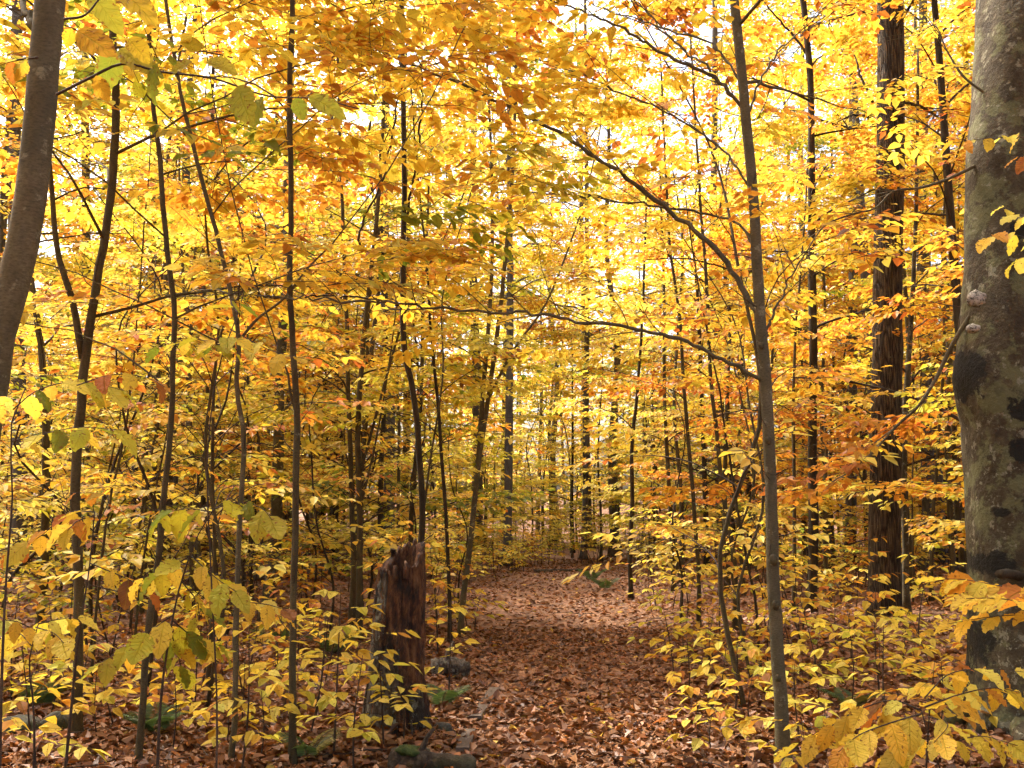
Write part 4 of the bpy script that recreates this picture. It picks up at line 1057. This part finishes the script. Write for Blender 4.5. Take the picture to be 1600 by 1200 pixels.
def seedling(px, d, h, spread, pal, label, seed, leaf=.115, group=None, name='beech_seedling'):
    rng = np.random.default_rng(seed)
    u = (px - 800) / FPX * d * 1.02; p = np.array([u, d, float(ground(u, d))])
    st, tws, P, D, N, S = seedling_parts(rng, p, h, spread, pal, leaf)
    root = empty(name, p, label, 'seedling', group)
    mb = MB(); tube(mb, st, np.linspace(.004 + .004 * h, .0018, len(st)), 6, .06, rng); mb.build('stem', M['twig'], root, p)
    C = colours(rng, len(P), pal); i = 0
    for t in tws:
        mb = MB(); tube(mb, t, np.linspace(.0022, .001, len(t)), 4, cap=False); b = mb.build('twig', M['twig'], root, p)
        n = (len(t) - 1 - (1 if len(t) - 1 >= 4 else 0)) + 1
        for k in range(i, min(i + n, len(P))): leaf_object(b, p, P[k], D[k], N[k], S[k], C[k], k + seed, 1)
        i += n
    return root
SEED = [
    (28, 5.3, .55, .42, 'yellow', 'yellow seedling in the bottom left corner in front of the mossy stones'),
    (105, 5.6, .5, .45, 'yellow', 'broad pale yellow seedling at the bottom edge beside the elbow-bent sapling'),
    (60, 8.0, 1.1, .55, 'gold', 'waist-high golden seedling behind the mossy stones at left'),
    (190, 6.6, .5, .42, 'gold', 'low golden seedling between the two leftmost thin stems'),
    (300, 6.4, .62, .45, 'yellow', 'yellow seedling right of the thin leaning stem, low in the frame'),
    (255, 9.0, .9, .6, 'gold', 'golden seedling with flat layers behind the thin leaning stem'),
    (400, 7.2, .5, .45, 'yellow', 'low yellow seedling right of the zigzag stem'),
    (428, 6.1, .42, .40, 'lemon', 'lemon-yellow seedling left of the straight olive pole at the bottom'),
    (500, 6.7, .85, .5, 'yellow', 'leafy yellow seedling between the olive pole and the decayed stump'),
    (538, 6.2, 1.05, .48, 'lemon', 'tall lemon-yellow seedling in front of the left side of the decayed stump'),
    (568, 5.9, .72, .42, 'lemon', 'lemon seedling at the bottom edge in front of the decayed stump'),
    (612, 6.4, .78, .36, 'yellow', 'sparse yellow seedling standing against the middle of the decayed stump'),
    (640, 6.5, .36, .30, 'lemon', 'tiny lemon seedling at the right foot of the decayed stump'),
    (706, 8.4, .80, .30, 'yellow', 'spindly yellow seedling right of the stump in front of the black wood chunk'),
    (690, 11.0, 1.3, .55, 'orange', 'orange-leaved seedling behind the stump near the two-shoot sapling'),
    (735, 13.5, 1.0, .55, 'yellow', 'yellow seedling at the foot of the two-shoot sapling'),
    (600, 9.0, 1.45, .5, 'orange', 'orange seedling rising above the jagged top of the decayed stump'),
    (470, 11.0, 1.0, .6, 'orange', 'orange seedling between the olive pole and the twin stems behind'),
    (1042, 9.6, .75, .45, 'lemon', 'lemon seedling leaning into the path from the right'),
    (1092, 8.6, .62, .48, 'lemon', 'pale lemon seedling on the right verge of the path'),
    (1130, 7.6, .55, .45, 'yellow', 'yellow seedling left of the pale young beech, second from the verge'),
    (1095, 6.5, .34, .34, 'yellow', 'low yellow seedling on the right verge nearest the bottom edge'),
    (1155, 6.9, .42, .42, 'gold', 'low golden seedling close left of the pale young beech'),
    (1180, 9.2, 1.05, .55, 'gold', 'golden seedling behind the pale young beech on its left side'),
    (1110, 12.0, 1.35, .6, 'lemon', 'tall lemon seedling by the bowed stem right of the path'),
    (1150, 11.0, 1.2, .6, 'orange', 'tall orange seedling among the thin stems left of the pale young beech'),
    (1255, 7.9, .85, .5, 'yellow', 'yellow seedling just right of the pale young beech'),
    (1300, 7.4, .78, .5, 'lemon', 'pale lemon seedling centred between the pale young beech and the great beech'),
    (1345, 8.5, 1.05, .55, 'yellow', 'waist-high yellow seedling in front of the furrowed trunk, left side'),
    (1402, 9.0, 1.15, .5, 'lemon', 'slender lemon seedling directly in front of the furrowed trunk'),
    (1262, 6.3, .36, .36, 'lemon', 'low lemon seedling at the right foot of the pale young beech'),
    (1432, 8.0, .80, .5, 'yellow', 'yellow seedling between the furrowed trunk and the great beech, front one'),
    (1480, 9.6, 1.0, .5, 'gold', 'golden seedling between the furrowed trunk and the great beech, rear one'),
    (1350, 6.6, .48, .42, 'yellow', 'low yellow seedling over the dead branch at lower right'),
    (1445, 7.0, .50, .42, 'yellow', 'low yellow seedling left of the roots of the great beech'),
    (1230, 10.5, 1.1, .55, 'gold', 'golden seedling behind and right of the pale young beech'),
    (1305, 11.0, 1.2, .6, 'orange', 'orange seedling near the straight dark brown tree'),
    (1060, 13.0, .9, .55, 'yellow', 'yellow seedling at the foot of the bowed stem beside the path'),
    (1010, 16.0, .8, .55, 'lemon', 'lemon seedling between the lone dark pole and the bowed stem'),
    (340, 10.0, .8, .55, 'yellow', 'yellow seedling behind the zigzag stem'),
    (140, 10.0, 1.3, .6, 'gold', 'tall golden seedling behind the elbow-bent sapling'),
    (215, 7.4, .7, .45, 'orange', 'orange-tinged seedling left of the small fern, lower left'),
]
for k, s in enumerate(SEED): seedling(*s, seed=500 + k)

rs = np.random.default_rng(88)
EXTRA = []
while len(EXTRA) < 54:
    d = rs.uniform(5.7, 10.5); px = rs.uniform(1030, 1500) if len(EXTRA) % 2 else rs.uniform(0, 540); x = (px - 800) / FPX * d * 1.02
    if abs(x - path_x(d)) < path_hw(d) * 1.05: continue
    if any(abs((q[0] - 800) / FPX * q[1] - x) < .28 and abs(q[1] - d) < .28 for q in SEED) or any((q[0] - x) ** 2 + (q[1] - d) ** 2 < .12 for q in EXTRA): continue
    EXTRA.append((x, d, int(rs.integers(4))))
EPAL = ['yellow', 'lemon', 'gold', 'orange']

# ================================================================== NEAR TWIGS
def near_sapling(label, base_px, d, stem, twigs, seed, w=7, name='beech_sapling'):
    """a sapling close to the camera: traced stem and twigs, each leaf its own"""
    p = at(*base_px, d); p[2] = float(ground(p[0], p[1]))
    root = empty(name, p, label, 'sapling')
    q = [p - (0, 0, .05)] + [at(x, y, d) for x, y in stem]
    q = resample(np.array(q), 18); mb = MB(); tube(mb, q, np.linspace(w / 2 * d / FPX, .0018, 18), 8, .05, np.random.default_rng(seed)); mb.build('stem', M['twig'], root, p)
    for k, t in enumerate(twigs):
        fg_branch(root, p, t[0], d, t[4] if len(t) > 4 else 2.2, auto=t[1], pal=t[2], size=t[3], seed=seed * 10 + k, dd=(-1) ** k * .15, hang=t[5] if len(t) > 5 else .7, name='twig')
near_sapling('near sapling with large green-yellow hanging leaves right of the zigzag stem base', (262, 1260), 3.4, [(262, 1010), (280, 920), (300, 860), (330, 800), (370, 770)],
    [([(330, 800), (300, 795), (265, 800), (240, 812)], 7, 'green', .12), ([(335, 795), (370, 785), (410, 795), (425, 812)], 7, 'green', .115), ([(295, 870), (250, 895), (215, 905)], 7, 'green', .115), ([(298, 868), (340, 905), (370, 925)], 8, 'green', .12),
     ([(285, 910), (310, 945), (300, 985)], 6, 'green', .12), ([(272, 960), (235, 985), (175, 1025), (150, 1040)], 8, 'green', .12), ([(270, 970), (310, 1000), (350, 1010)], 8, 'green', .115), ([(360, 940), (420, 945), (450, 955)], 6, 'yellow', .11), ([(268, 990), (280, 1030), (285, 1050)], 5, 'green', .125)], 61)
near_sapling('near sapling with green and gold leaves spread across the left edge at mid height', (20, 1300), 2.9, [(10, 900), (20, 760), (18, 660), (40, 605)],
    [([(20, 640), (55, 612), (100, 598), (150, 600), (200, 612)], 9, 'green', .11), ([(18, 690), (60, 680), (120, 668), (190, 672)], 8, 'green', .10), ([(25, 625), (0, 620), (-40, 640)], 5, 'yellow', .10), ([(120, 602), (180, 585), (235, 592), (258, 605)], 6, 'orange', .10)], 62)
near_sapling('near sapling holding yellow leaves low at the left edge above the mossy stones', (45, 1290), 3.6, [(52, 1100), (46, 1030), (60, 975)],
    [([(60, 975), (90, 968), (130, 965)], 6, 'yellow', .11), ([(55, 985), (20, 970), (-15, 975)], 6, 'yellow', .11), ([(50, 1010), (30, 990), (15, 1000)], 5, 'gold', .11), ([(56, 980), (85, 990), (100, 1005)], 5, 'yellow', .115)], 63)
near_sapling('near sapling with orange and yellow leaves above the elbow-bent sapling foot, left', (90, 1300), 3.8, [(112, 1100), (125, 980), (140, 885), (148, 800)],
    [([(148, 800), (110, 800), (60, 840), (10, 860)], 9, 'gold', .115), ([(148, 805), (120, 815), (105, 830)], 5, 'orange', .12), ([(145, 830), (170, 780), (100, 770)], 5, 'rust', .10), ([(140, 880), (200, 905), (245, 930)], 6, 'gold', .10)], 64)
near_sapling('thin near shoot with pale green leaves between the zigzag stem and the mottled trunk', (330, 1300), 3.3, [(339, 1100), (330, 900), (325, 700), (345, 560), (372, 490)],
    [([(372, 490), (362, 470), (388, 480)], 3, 'green', .10), ([(345, 545), (335, 530), (380, 530)], 5, 'green', .11), ([(350, 540), (300, 530), (240, 545)], 7, 'green', .10), ([(360, 515), (430, 550), (475, 560)], 5, 'gold', .10)], 65, w=4)
near_sapling('near spray of rounded golden leaves hanging before the great beech at right', (1760, 1300), 3.4, [(1720, 800), (1690, 400), (1650, 250)],
    [([(1690, 380), (1630, 350), (1580, 330), (1560, 320)], 9, 'yellow', .085), ([(1690, 400), (1620, 375), (1560, 365), (1535, 375)], 10, 'yellow', .085), ([(1700, 430), (1630, 400), (1590, 405), (1575, 420)], 8, 'yellow', .085), ([(1680, 300), (1620, 220), (1560, 215), (1480, 225)], 12, 'gold', .09), ([(1690, 300), (1640, 245), (1580, 245)], 8, 'gold', .09)], 66)
near_sapling('near branch of large orange-gold leaves crossing the great beech low at right', (1780, 1300), 3.0, [(1740, 1100), (1720, 1000), (1690, 940)],
    [([(1700, 945), (1620, 925), (1560, 915), (1500, 905), (1465, 905)], 13, 'gold', .125, 3, .3), ([(1690, 950), (1620, 945), (1560, 935), (1510, 935)], 9, 'orange', .11, 3, .3), ([(1690, 960), (1600, 960), (1540, 965), (1480, 975)], 8, 'gold', .10, 2.5, .3)], 67)
near_sapling('near sapling with big golden drooping leaves filling the bottom right corner', (1500, 1330), 3.2, [(1480, 1230), (1450, 1150), (1440, 1110)],
    [([(1440, 1110), (1400, 1095), (1340, 1110), (1290, 1140), (1240, 1165)], 13, 'gold', .125, 3), ([(1440, 1115), (1390, 1130), (1340, 1150), (1310, 1175)], 8, 'gold', .12, 3), ([(1445, 1105), (1500, 1085), (1550, 1075), (1610, 1085)], 10, 'gold', .125, 3), ([(1450, 1120), (1480, 1130), (1460, 1160)], 6, 'yellow', .115), ([(1460, 1150), (1420, 1165), (1380, 1180)], 7, 'yellow', .115), ([(1470, 1170), (1530, 1150), (1590, 1165)], 8, 'yellow', .11), ([(1445, 1090), (1480, 1055), (1540, 1045), (1600, 1050)], 7, 'gold', .10)], 68)

# ================================================================== THE STAND BEHIND
def variant(seed, H, nb, Lmax, pal, bark, h0, r0):
    rng = np.random.default_rng(seed)
    raw = np.array([(0, 0, -.1)] + [(rng.normal(0, .05 * k), rng.normal(0, .05 * k), H * k / 5) for k in range(1, 6)])
    pts = resample(raw, 22); rad = np.linspace(r0, r0 * .25, 22) * (1 + .4 * np.exp(-pts[:, 2] / .15))
    mb = MB(); tube(mb, pts, rad, 8, .05, rng); trunk = mb.mesh('trunk', M[bark])
    fol, br = Foliage(), []
    global clear_view
    keep = clear_view; clear_view = lambda p, dmin=0: True
    grow(rng, fol, br, pts, rad, h0, nb, Lmax, pal, thin=.95, size=1.0 if H < 15 else 1.5, dens=1.3 if H < 15 else .8)
    clear_view = keep
    mb = MB()
    for q, rr, subs in br:
        tube(mb, q, rr, 4, cap=False)
        for sq, sr in subs: tube(mb, sq, sr, 3, cap=False)
    build_twigs(mb, fol, .003, .5, rng)
    tw = mb.mesh('branches', M['twig'])
    P, D, N, S, C = fol.cat(); mb = MB(); put_leaves(mb, leaf_lod2(), P, D, N, S * 1.1, C)
    return trunk, tw, mb.mesh('crown', M['leaf'], color=True, smooth=False)
VAR = [variant(900 + k, H, nb, Lm, pal, bark, h0, r0) for k, (H, nb, Lm, pal, bark, h0, r0) in enumerate([
    (8.5, 20, 2.0, 'yellow', 'brown', .9, .05), (10.5, 22, 2.2, 'gold', 'brown', 1.4, .06), (7.0, 19, 1.8, 'yellow', 'smooth', .7, .04), (9.5, 20, 2.1, 'orange', 'brown', 1.2, .055),
    (6.0, 18, 1.7, 'lemon', 'smooth', .5, .035), (12.0, 24, 2.6, 'gold', 'dark', 2.0, .08), (5.0, 16, 1.6, 'orange', 'brown', .5, .03), (8.0, 20, 2.0, 'lemon', 'brown', .8, .045)])]
def bush_variant(seed, h, spread, pal):
    rng = np.random.default_rng(seed); p = np.zeros(3)
    tws, P, D, N, S = [], [], [], [], []; mb = MB()
    for j in range(4):
        st, t_, P_, D_, N_, S_ = seedling_parts(rng, p + (rng.normal(0, .22) * (j > 0), rng.normal(0, .22) * (j > 0), 0), h * rng.uniform(.6, 1.1), spread, pal, .125, nb=int(4 + h * 5), lean=.2)
        tws += t_; P.append(P_); D.append(D_); N.append(N_); S.append(S_); tube(mb, st, np.linspace(.009, .003, len(st)), 5)
    P, D, N, S = map(np.concatenate, (P, D, N, S)); s = mb.mesh('stem', M['twig'])
    mb = MB()
    for t in tws: tube(mb, t[::2] if len(t) > 4 else t, np.linspace(.003, .0015, len(t[::2] if len(t) > 4 else t)), 3, cap=False)
    w = mb.mesh('twigs', M['twig']); mb = MB(); put_leaves(mb, leaf_lod2(), P, D, N, S, colours(rng, len(P), pal))
    return s, w, mb.mesh('crown', M['leaf'], color=True, smooth=False)
BUSH = [bush_variant(950 + k, *a) for k, a in enumerate([(1.5, .65, 'yellow'), (.9, .5, 'lemon'), (2.2, .8, 'gold'), (1.2, .6, 'orange'), (.6, .45, 'yellow'), (1.8, .7, 'lemon'), (1.4, .65, 'green')])]
def place(name, data, p, rz, s, tint, label, cat, group, parts):
    root = empty(name, p, label, cat, group); root.rotation_euler = (0, 0, rz); root.scale = (s, s, s)
    for nm, me in zip(parts, data):
        o = bpy.data.objects.new(nm, me); COL.objects.link(o); o.parent = root
        if nm in ('crown', 'twigs', 'branches', 'stems'): o['kind'] = 'stuff'
        if nm == 'crown': o.color = (*tint, 1)
rng = np.random.default_rng(2024)
def side_of(x, y):
    return 'left' if x < path_x(y) else 'right'
taken = [(t[1][0], t[1][1]) for t in TREES]
def scatter(n, ymin, ymax, gap, wide=.62, clear=1.25):
    out = []; tries = 0
    while len(out) < n and tries < n * 60:
        tries += 1
        y = math.sqrt(rng.uniform(ymin ** 2, ymax ** 2)); x = rng.uniform(-1, 1) * (wide * y + 1.5)
        if y < 27 and abs(x - path_x(y)) < path_hw(y) * clear + .25: continue
        if any((x - a) ** 2 + (y - b) ** 2 < gap * gap for a, b in taken): continue
        if gap > .6 and ((x - .6) / 2.8) ** 2 + ((y - 29) / 5.5) ** 2 < 1: continue
        if gap > 1.2 and abs(x + .1 * (y - 28)) < 4.5 and y < 40: continue
        px = 800 + FPX * x / y                                 # leave the trunks that show clear in the photo free of near brush
        if any(y < md and abs(px - mp) < mw * 12 / y for mp, md, mw in ((430, 15, 60), (556, 12, 34), (628, 9, 60), (735, 13.2, 60), (985, 19, 34), (1208, 6.2, 30), (1269, 14.5, 34), (1385, 14, 55), (1462, 17, 25))): continue
        taken.append((x, y)); out.append((x, y))
    return out
MARKS = [(-40, 'the left edge'), (45, 'the leaning grey trunk'), (122, 'the elbow-bent sapling'), (245, 'the thin leaning stem'), (372, 'the zigzag stem'), (432, 'the mottled trunk'), (556, 'the twin thin stems'), (628, 'the decayed stump'), (735, 'the two-shoot sapling'),
         (900, 'the path'), (985, 'the lone dark pole'), (1045, 'the straight grey pole'), (1120, 'the bowed stem'), (1208, 'the pale young beech'), (1269, 'the dark brown tree'), (1384, 'the furrowed trunk'), (1560, 'the great beech')]
ORD = ['first', 'second', 'third', 'fourth', 'fifth', 'sixth', 'seventh', 'eighth', 'ninth', 'tenth', 'eleventh', 'twelfth', 'thirteenth', 'fourteenth']
def near_mark(x, y):
    px = 800 + FPX * x / y
    k = min(range(len(MARKS)), key=lambda k: abs(MARKS[k][0] - px))
    return k, px - MARKS[k][0]
def single_out(items, noun, hues):
    '''items: (x, y, hue) -> labels that count outwards from the nearest landmark'''
    slots = {}
    for i, (x, y, h) in enumerate(items):
        k, dx = near_mark(x, y); slots.setdefault((k, dx > 0, hues[h]), []).append((abs(dx), i))
    out = [None] * len(items)
    for (k, rt, hue), l in slots.items():
        for n, (_, i) in enumerate(sorted(l)):
            out[i] = f"{hue} {noun}, {ORD[min(n, 13)]} such one to the {'right' if rt else 'left'} of {MARKS[k][1]}"
    return out
def tint_for(x, y):
    u = x / max(y, 1)
    r = rng.uniform(.88, 1.08)
    return (r, r * rng.uniform(.92, 1.05), r)
HUE = ['yellow', 'golden', 'bright yellow', 'orange', 'lemon-yellow', 'deep gold', 'rusty orange', 'pale lemon']
BHUE = ['yellow', 'lemon-yellow', 'golden', 'orange', 'small yellow', 'pale lemon', 'greenish']
def choose(pts, pick, noun, name, data, cat, hues, parts, ylim, far_noun, smin, smax):
    items = [(x, y, pick(x, y)) for x, y in pts]
    near = [t for t in items if t[1] <= ylim]; lab = single_out(near, noun, hues)
    for (x, y, k), lb in list(zip(near, lab)) + [(t, None) for t in items if t[1] > ylim]:
        g = cat + 's standing in the middle distance'
        if lb is None:
            mk = MARKS[near_mark(x, y)[0]][1]; lb = f'{far_noun} far behind {mk}'; g = f'{name.split("_")[-1]}s far behind {mk}'
        place(name, data[k], (x, y, float(ground(x, y))), rng.uniform(0, 6.28), rng.uniform(smin, smax), tint_for(x, y), lb, cat, g, parts)
def pick_tree(x, y):
    u = x / y
    w = np.array([1.2, 1.3, 1.0, .4, .7, .8, .2, .6])
    if u > .10: w = np.array([.6, 1.2, .5, 2.2, .3, 1.0, 1.5, .3])
    if abs(u - .05) < .14 and y > 18: w = np.array([1.0, .2, 1.2, .1, 1.6, .2, .1, 1.6])
    return int(rng.choice(8, p=w / w.sum()))
for k, ((x, d, c), lb) in enumerate(zip(EXTRA, single_out(EXTRA, 'knee-high leafy seedling', ['yellow', 'lemon', 'gold', 'orange']))):
    seedling(800 + x / d / 1.02 * FPX, d, rs.uniform(.35, .95), rs.uniform(.35, .5), EPAL[c], lb, 700 + k, group='knee-high seedlings')
def whip(seed, H, pal):
    g = np.random.default_rng(seed); global clear_view
    raw = np.array([(0, 0, -.1)] + [(g.normal(0, .07 * k), g.normal(0, .07 * k), H * k / 5) for k in range(1, 6)]); pts = resample(raw, 20)
    mb = MB(); rad = np.linspace(.019, .005, 20); tube(mb, pts, rad, 6, .06, g); tr = mb.mesh('trunk', M['brown' if seed % 2 else 'dark'])
    fol, br = Foliage(), []; keep = clear_view; clear_view = lambda p, dmin=0: True
    grow(g, fol, br, pts, rad, .7, 13, 1.25, pal, el=(30, 65), thin=.62, dens=1.0)
    clear_view = keep; mb = MB()
    for q, rr, subs in br:
        tube(mb, q, rr, 4, cap=False)
        for sq, sr in subs: tube(mb, sq, sr, 3, cap=False)
    build_twigs(mb, fol, .0026); tw = mb.mesh('branches', M['twig'])
    P, D, N, S, C = fol.cat(); mb = MB(); put_leaves(mb, leaf_lod2(), P, D, N, S, C)
    return tr, tw, mb.mesh('crown', M['leaf'], color=True, smooth=False)
WHIP = [whip(980 + k, H, p) for k, (H, p) in enumerate([(4.2, 'gold'), (5.2, 'yellow'), (3.4, 'lemon'), (4.8, 'orange')])]
choose(scatter(50, 7.6, 17, .4, .53, 1.1), lambda x, y: int(rng.choice(4, p=[.3, .3, .25, .15] if x < 1 else [.3, .2, .1, .4])), 'whip-thin sapling', 'thin_sapling', WHIP, 'sapling', ['gold', 'yellow', 'lemon', 'orange'], ('trunk', 'branches', 'crown'), 17, 'thin sapling', .8, 1.25)
choose(scatter(250, 10.5, 46, .65, .57), pick_tree, 'slender sapling', 'forest_sapling', VAR, 'tree', HUE, ('trunk', 'branches', 'crown'), 21, 'slim distant yellow sapling', .85, 1.2)
TALL = [variant(990 + k, H, 26, 4.2, p, 'grey', h0, .17) for k, (H, p, h0) in enumerate([(19, 'gold', 5.0), (22, 'yellow', 6.5)])]
choose(scatter(26, 24, 46, 1.6, .5), lambda x, y: int(rng.integers(2)), 'tall tree', 'forest_tree', TALL, 'tree', ['golden', 'yellow'], ('trunk', 'branches', 'crown'), 10, 'tall grey-trunked yellow tree', .85, 1.15)
choose(scatter(250, 9.5, 46, .45, .56, 1.0), lambda x, y: int(rng.choice(7, p=[.22, .24, .08, .14 if x > 0 else .10, .16, .12, .04 if x > 0 else .08])), 'beech seedling', 'beech_seedling', BUSH, 'seedling', BHUE, ('stems', 'twigs', 'crown'), 17, 'small yellow distant seedling', .8, 1.3)
# undergrowth closing the far end of the path
for k in range(14):
    x, y = path_x(27) + rng.uniform(-3.8, 3.8), rng.uniform(26, 36)
    place('beech_seedling', BUSH[[0, 1, 4, 1, 4][k % 5]], (x, y, float(ground(x, y))), rng.uniform(0, 6.28), rng.uniform(.6, 1.15), tint_for(x, y), 'pale yellow seedling in the thicket that closes the far end of the path', 'seedling', 'thicket at the path end', ('stems', 'twigs', 'crown'))

# ---- the wood farther off reads as one mass
def far_wood():
    rng = np.random.default_rng(31); mb = MB(); tb = MB()
    for k in range(140):
        y = rng.uniform(46, 95); x = rng.uniform(-.62, .62) * y
        z = float(ground(x, y)); H = rng.uniform(9, 22)
        tube(tb, np.array([(x, y, z - .2), (x + rng.normal(0, .2), y, z + H * .5), (x + rng.normal(0, .4), y, z + H)]), [rng.uniform(.08, .22), .09, .04], 5, cap=False)
        n = 420; pal = ['yellow', 'gold', 'lemon', 'orange'][rng.integers(4)]
        th = rng.uniform(0, 6.28, n); rr = (1 + H * .16) * np.sqrt(rng.random(n)); zz = z + H * (.08 + .92 * rng.random(n)); rr *= (1.15 - .7 * (zz - z) / H)
        layer = np.round(zz / .8) * .8 * .6 + zz * .4
        P = np.stack([x + rr * np.cos(th), y + rr * np.sin(th), layer], 1); a = rng.uniform(0, 6.28, n)
        put_leaves(mb, leaf_lod2(.36), P, np.stack([np.cos(a), np.sin(a), rng.normal(-.1, .3, n)], 1), np.stack([rng.normal(0, .4, n), rng.normal(0, .4, n), np.ones(n)], 1), rng.uniform(.26, .56, n), colours(rng, n, pal))
    root = obj('distant_wood', None); tag(root, 'far-off yellow wood closing the view between the trunks', 'forest', kind='stuff')
    tag(mb.build('foliage', M['leaf'], root, color=True, smooth=False), kind='stuff'); tag(tb.build('trunks', M['grey'], root), kind='stuff')
far_wood()
# ---- the same wood goes on beside and behind the camera
rng = np.random.default_rng(404)
sw = obj('surrounding_wood', None); tag(sw, 'yellow beech wood going on all around the viewpoint', 'forest', kind='stuff')
n = 0
while n < 60:
    a, r = rng.uniform(0, 6.28), math.sqrt(rng.uniform(3.2 ** 2, 26 ** 2)); x, y = r * math.sin(a), r * math.cos(a)
    if y > 0 and abs(x) < .62 * y + 2.6: continue
    if y <= 0 and abs(x - path_x(y)) < 1.3: continue
    k = int(rng.choice([0, 1, 2, 5, 5, 1])); s_ = rng.uniform(.9, 1.5); n += 1
    for nm, me in zip(('trunk', 'branches', 'crown'), VAR[k]):
        o = bpy.data.objects.new(nm, me); COL.objects.link(o); o.parent = sw; o['kind'] = 'stuff'
        o.location = (x, y, float(ground(x, y))); o.rotation_euler = (0, 0, rng.uniform(0, 6.28)); o.scale = (s_, s_, s_)
print('LEAF OBJECTS', LEAFN[0], 'OBJECTS', len(bpy.data.objects), 'TRIS', sum(len(m.loops) - 2 * len(m.polygons) for m in bpy.data.meshes))
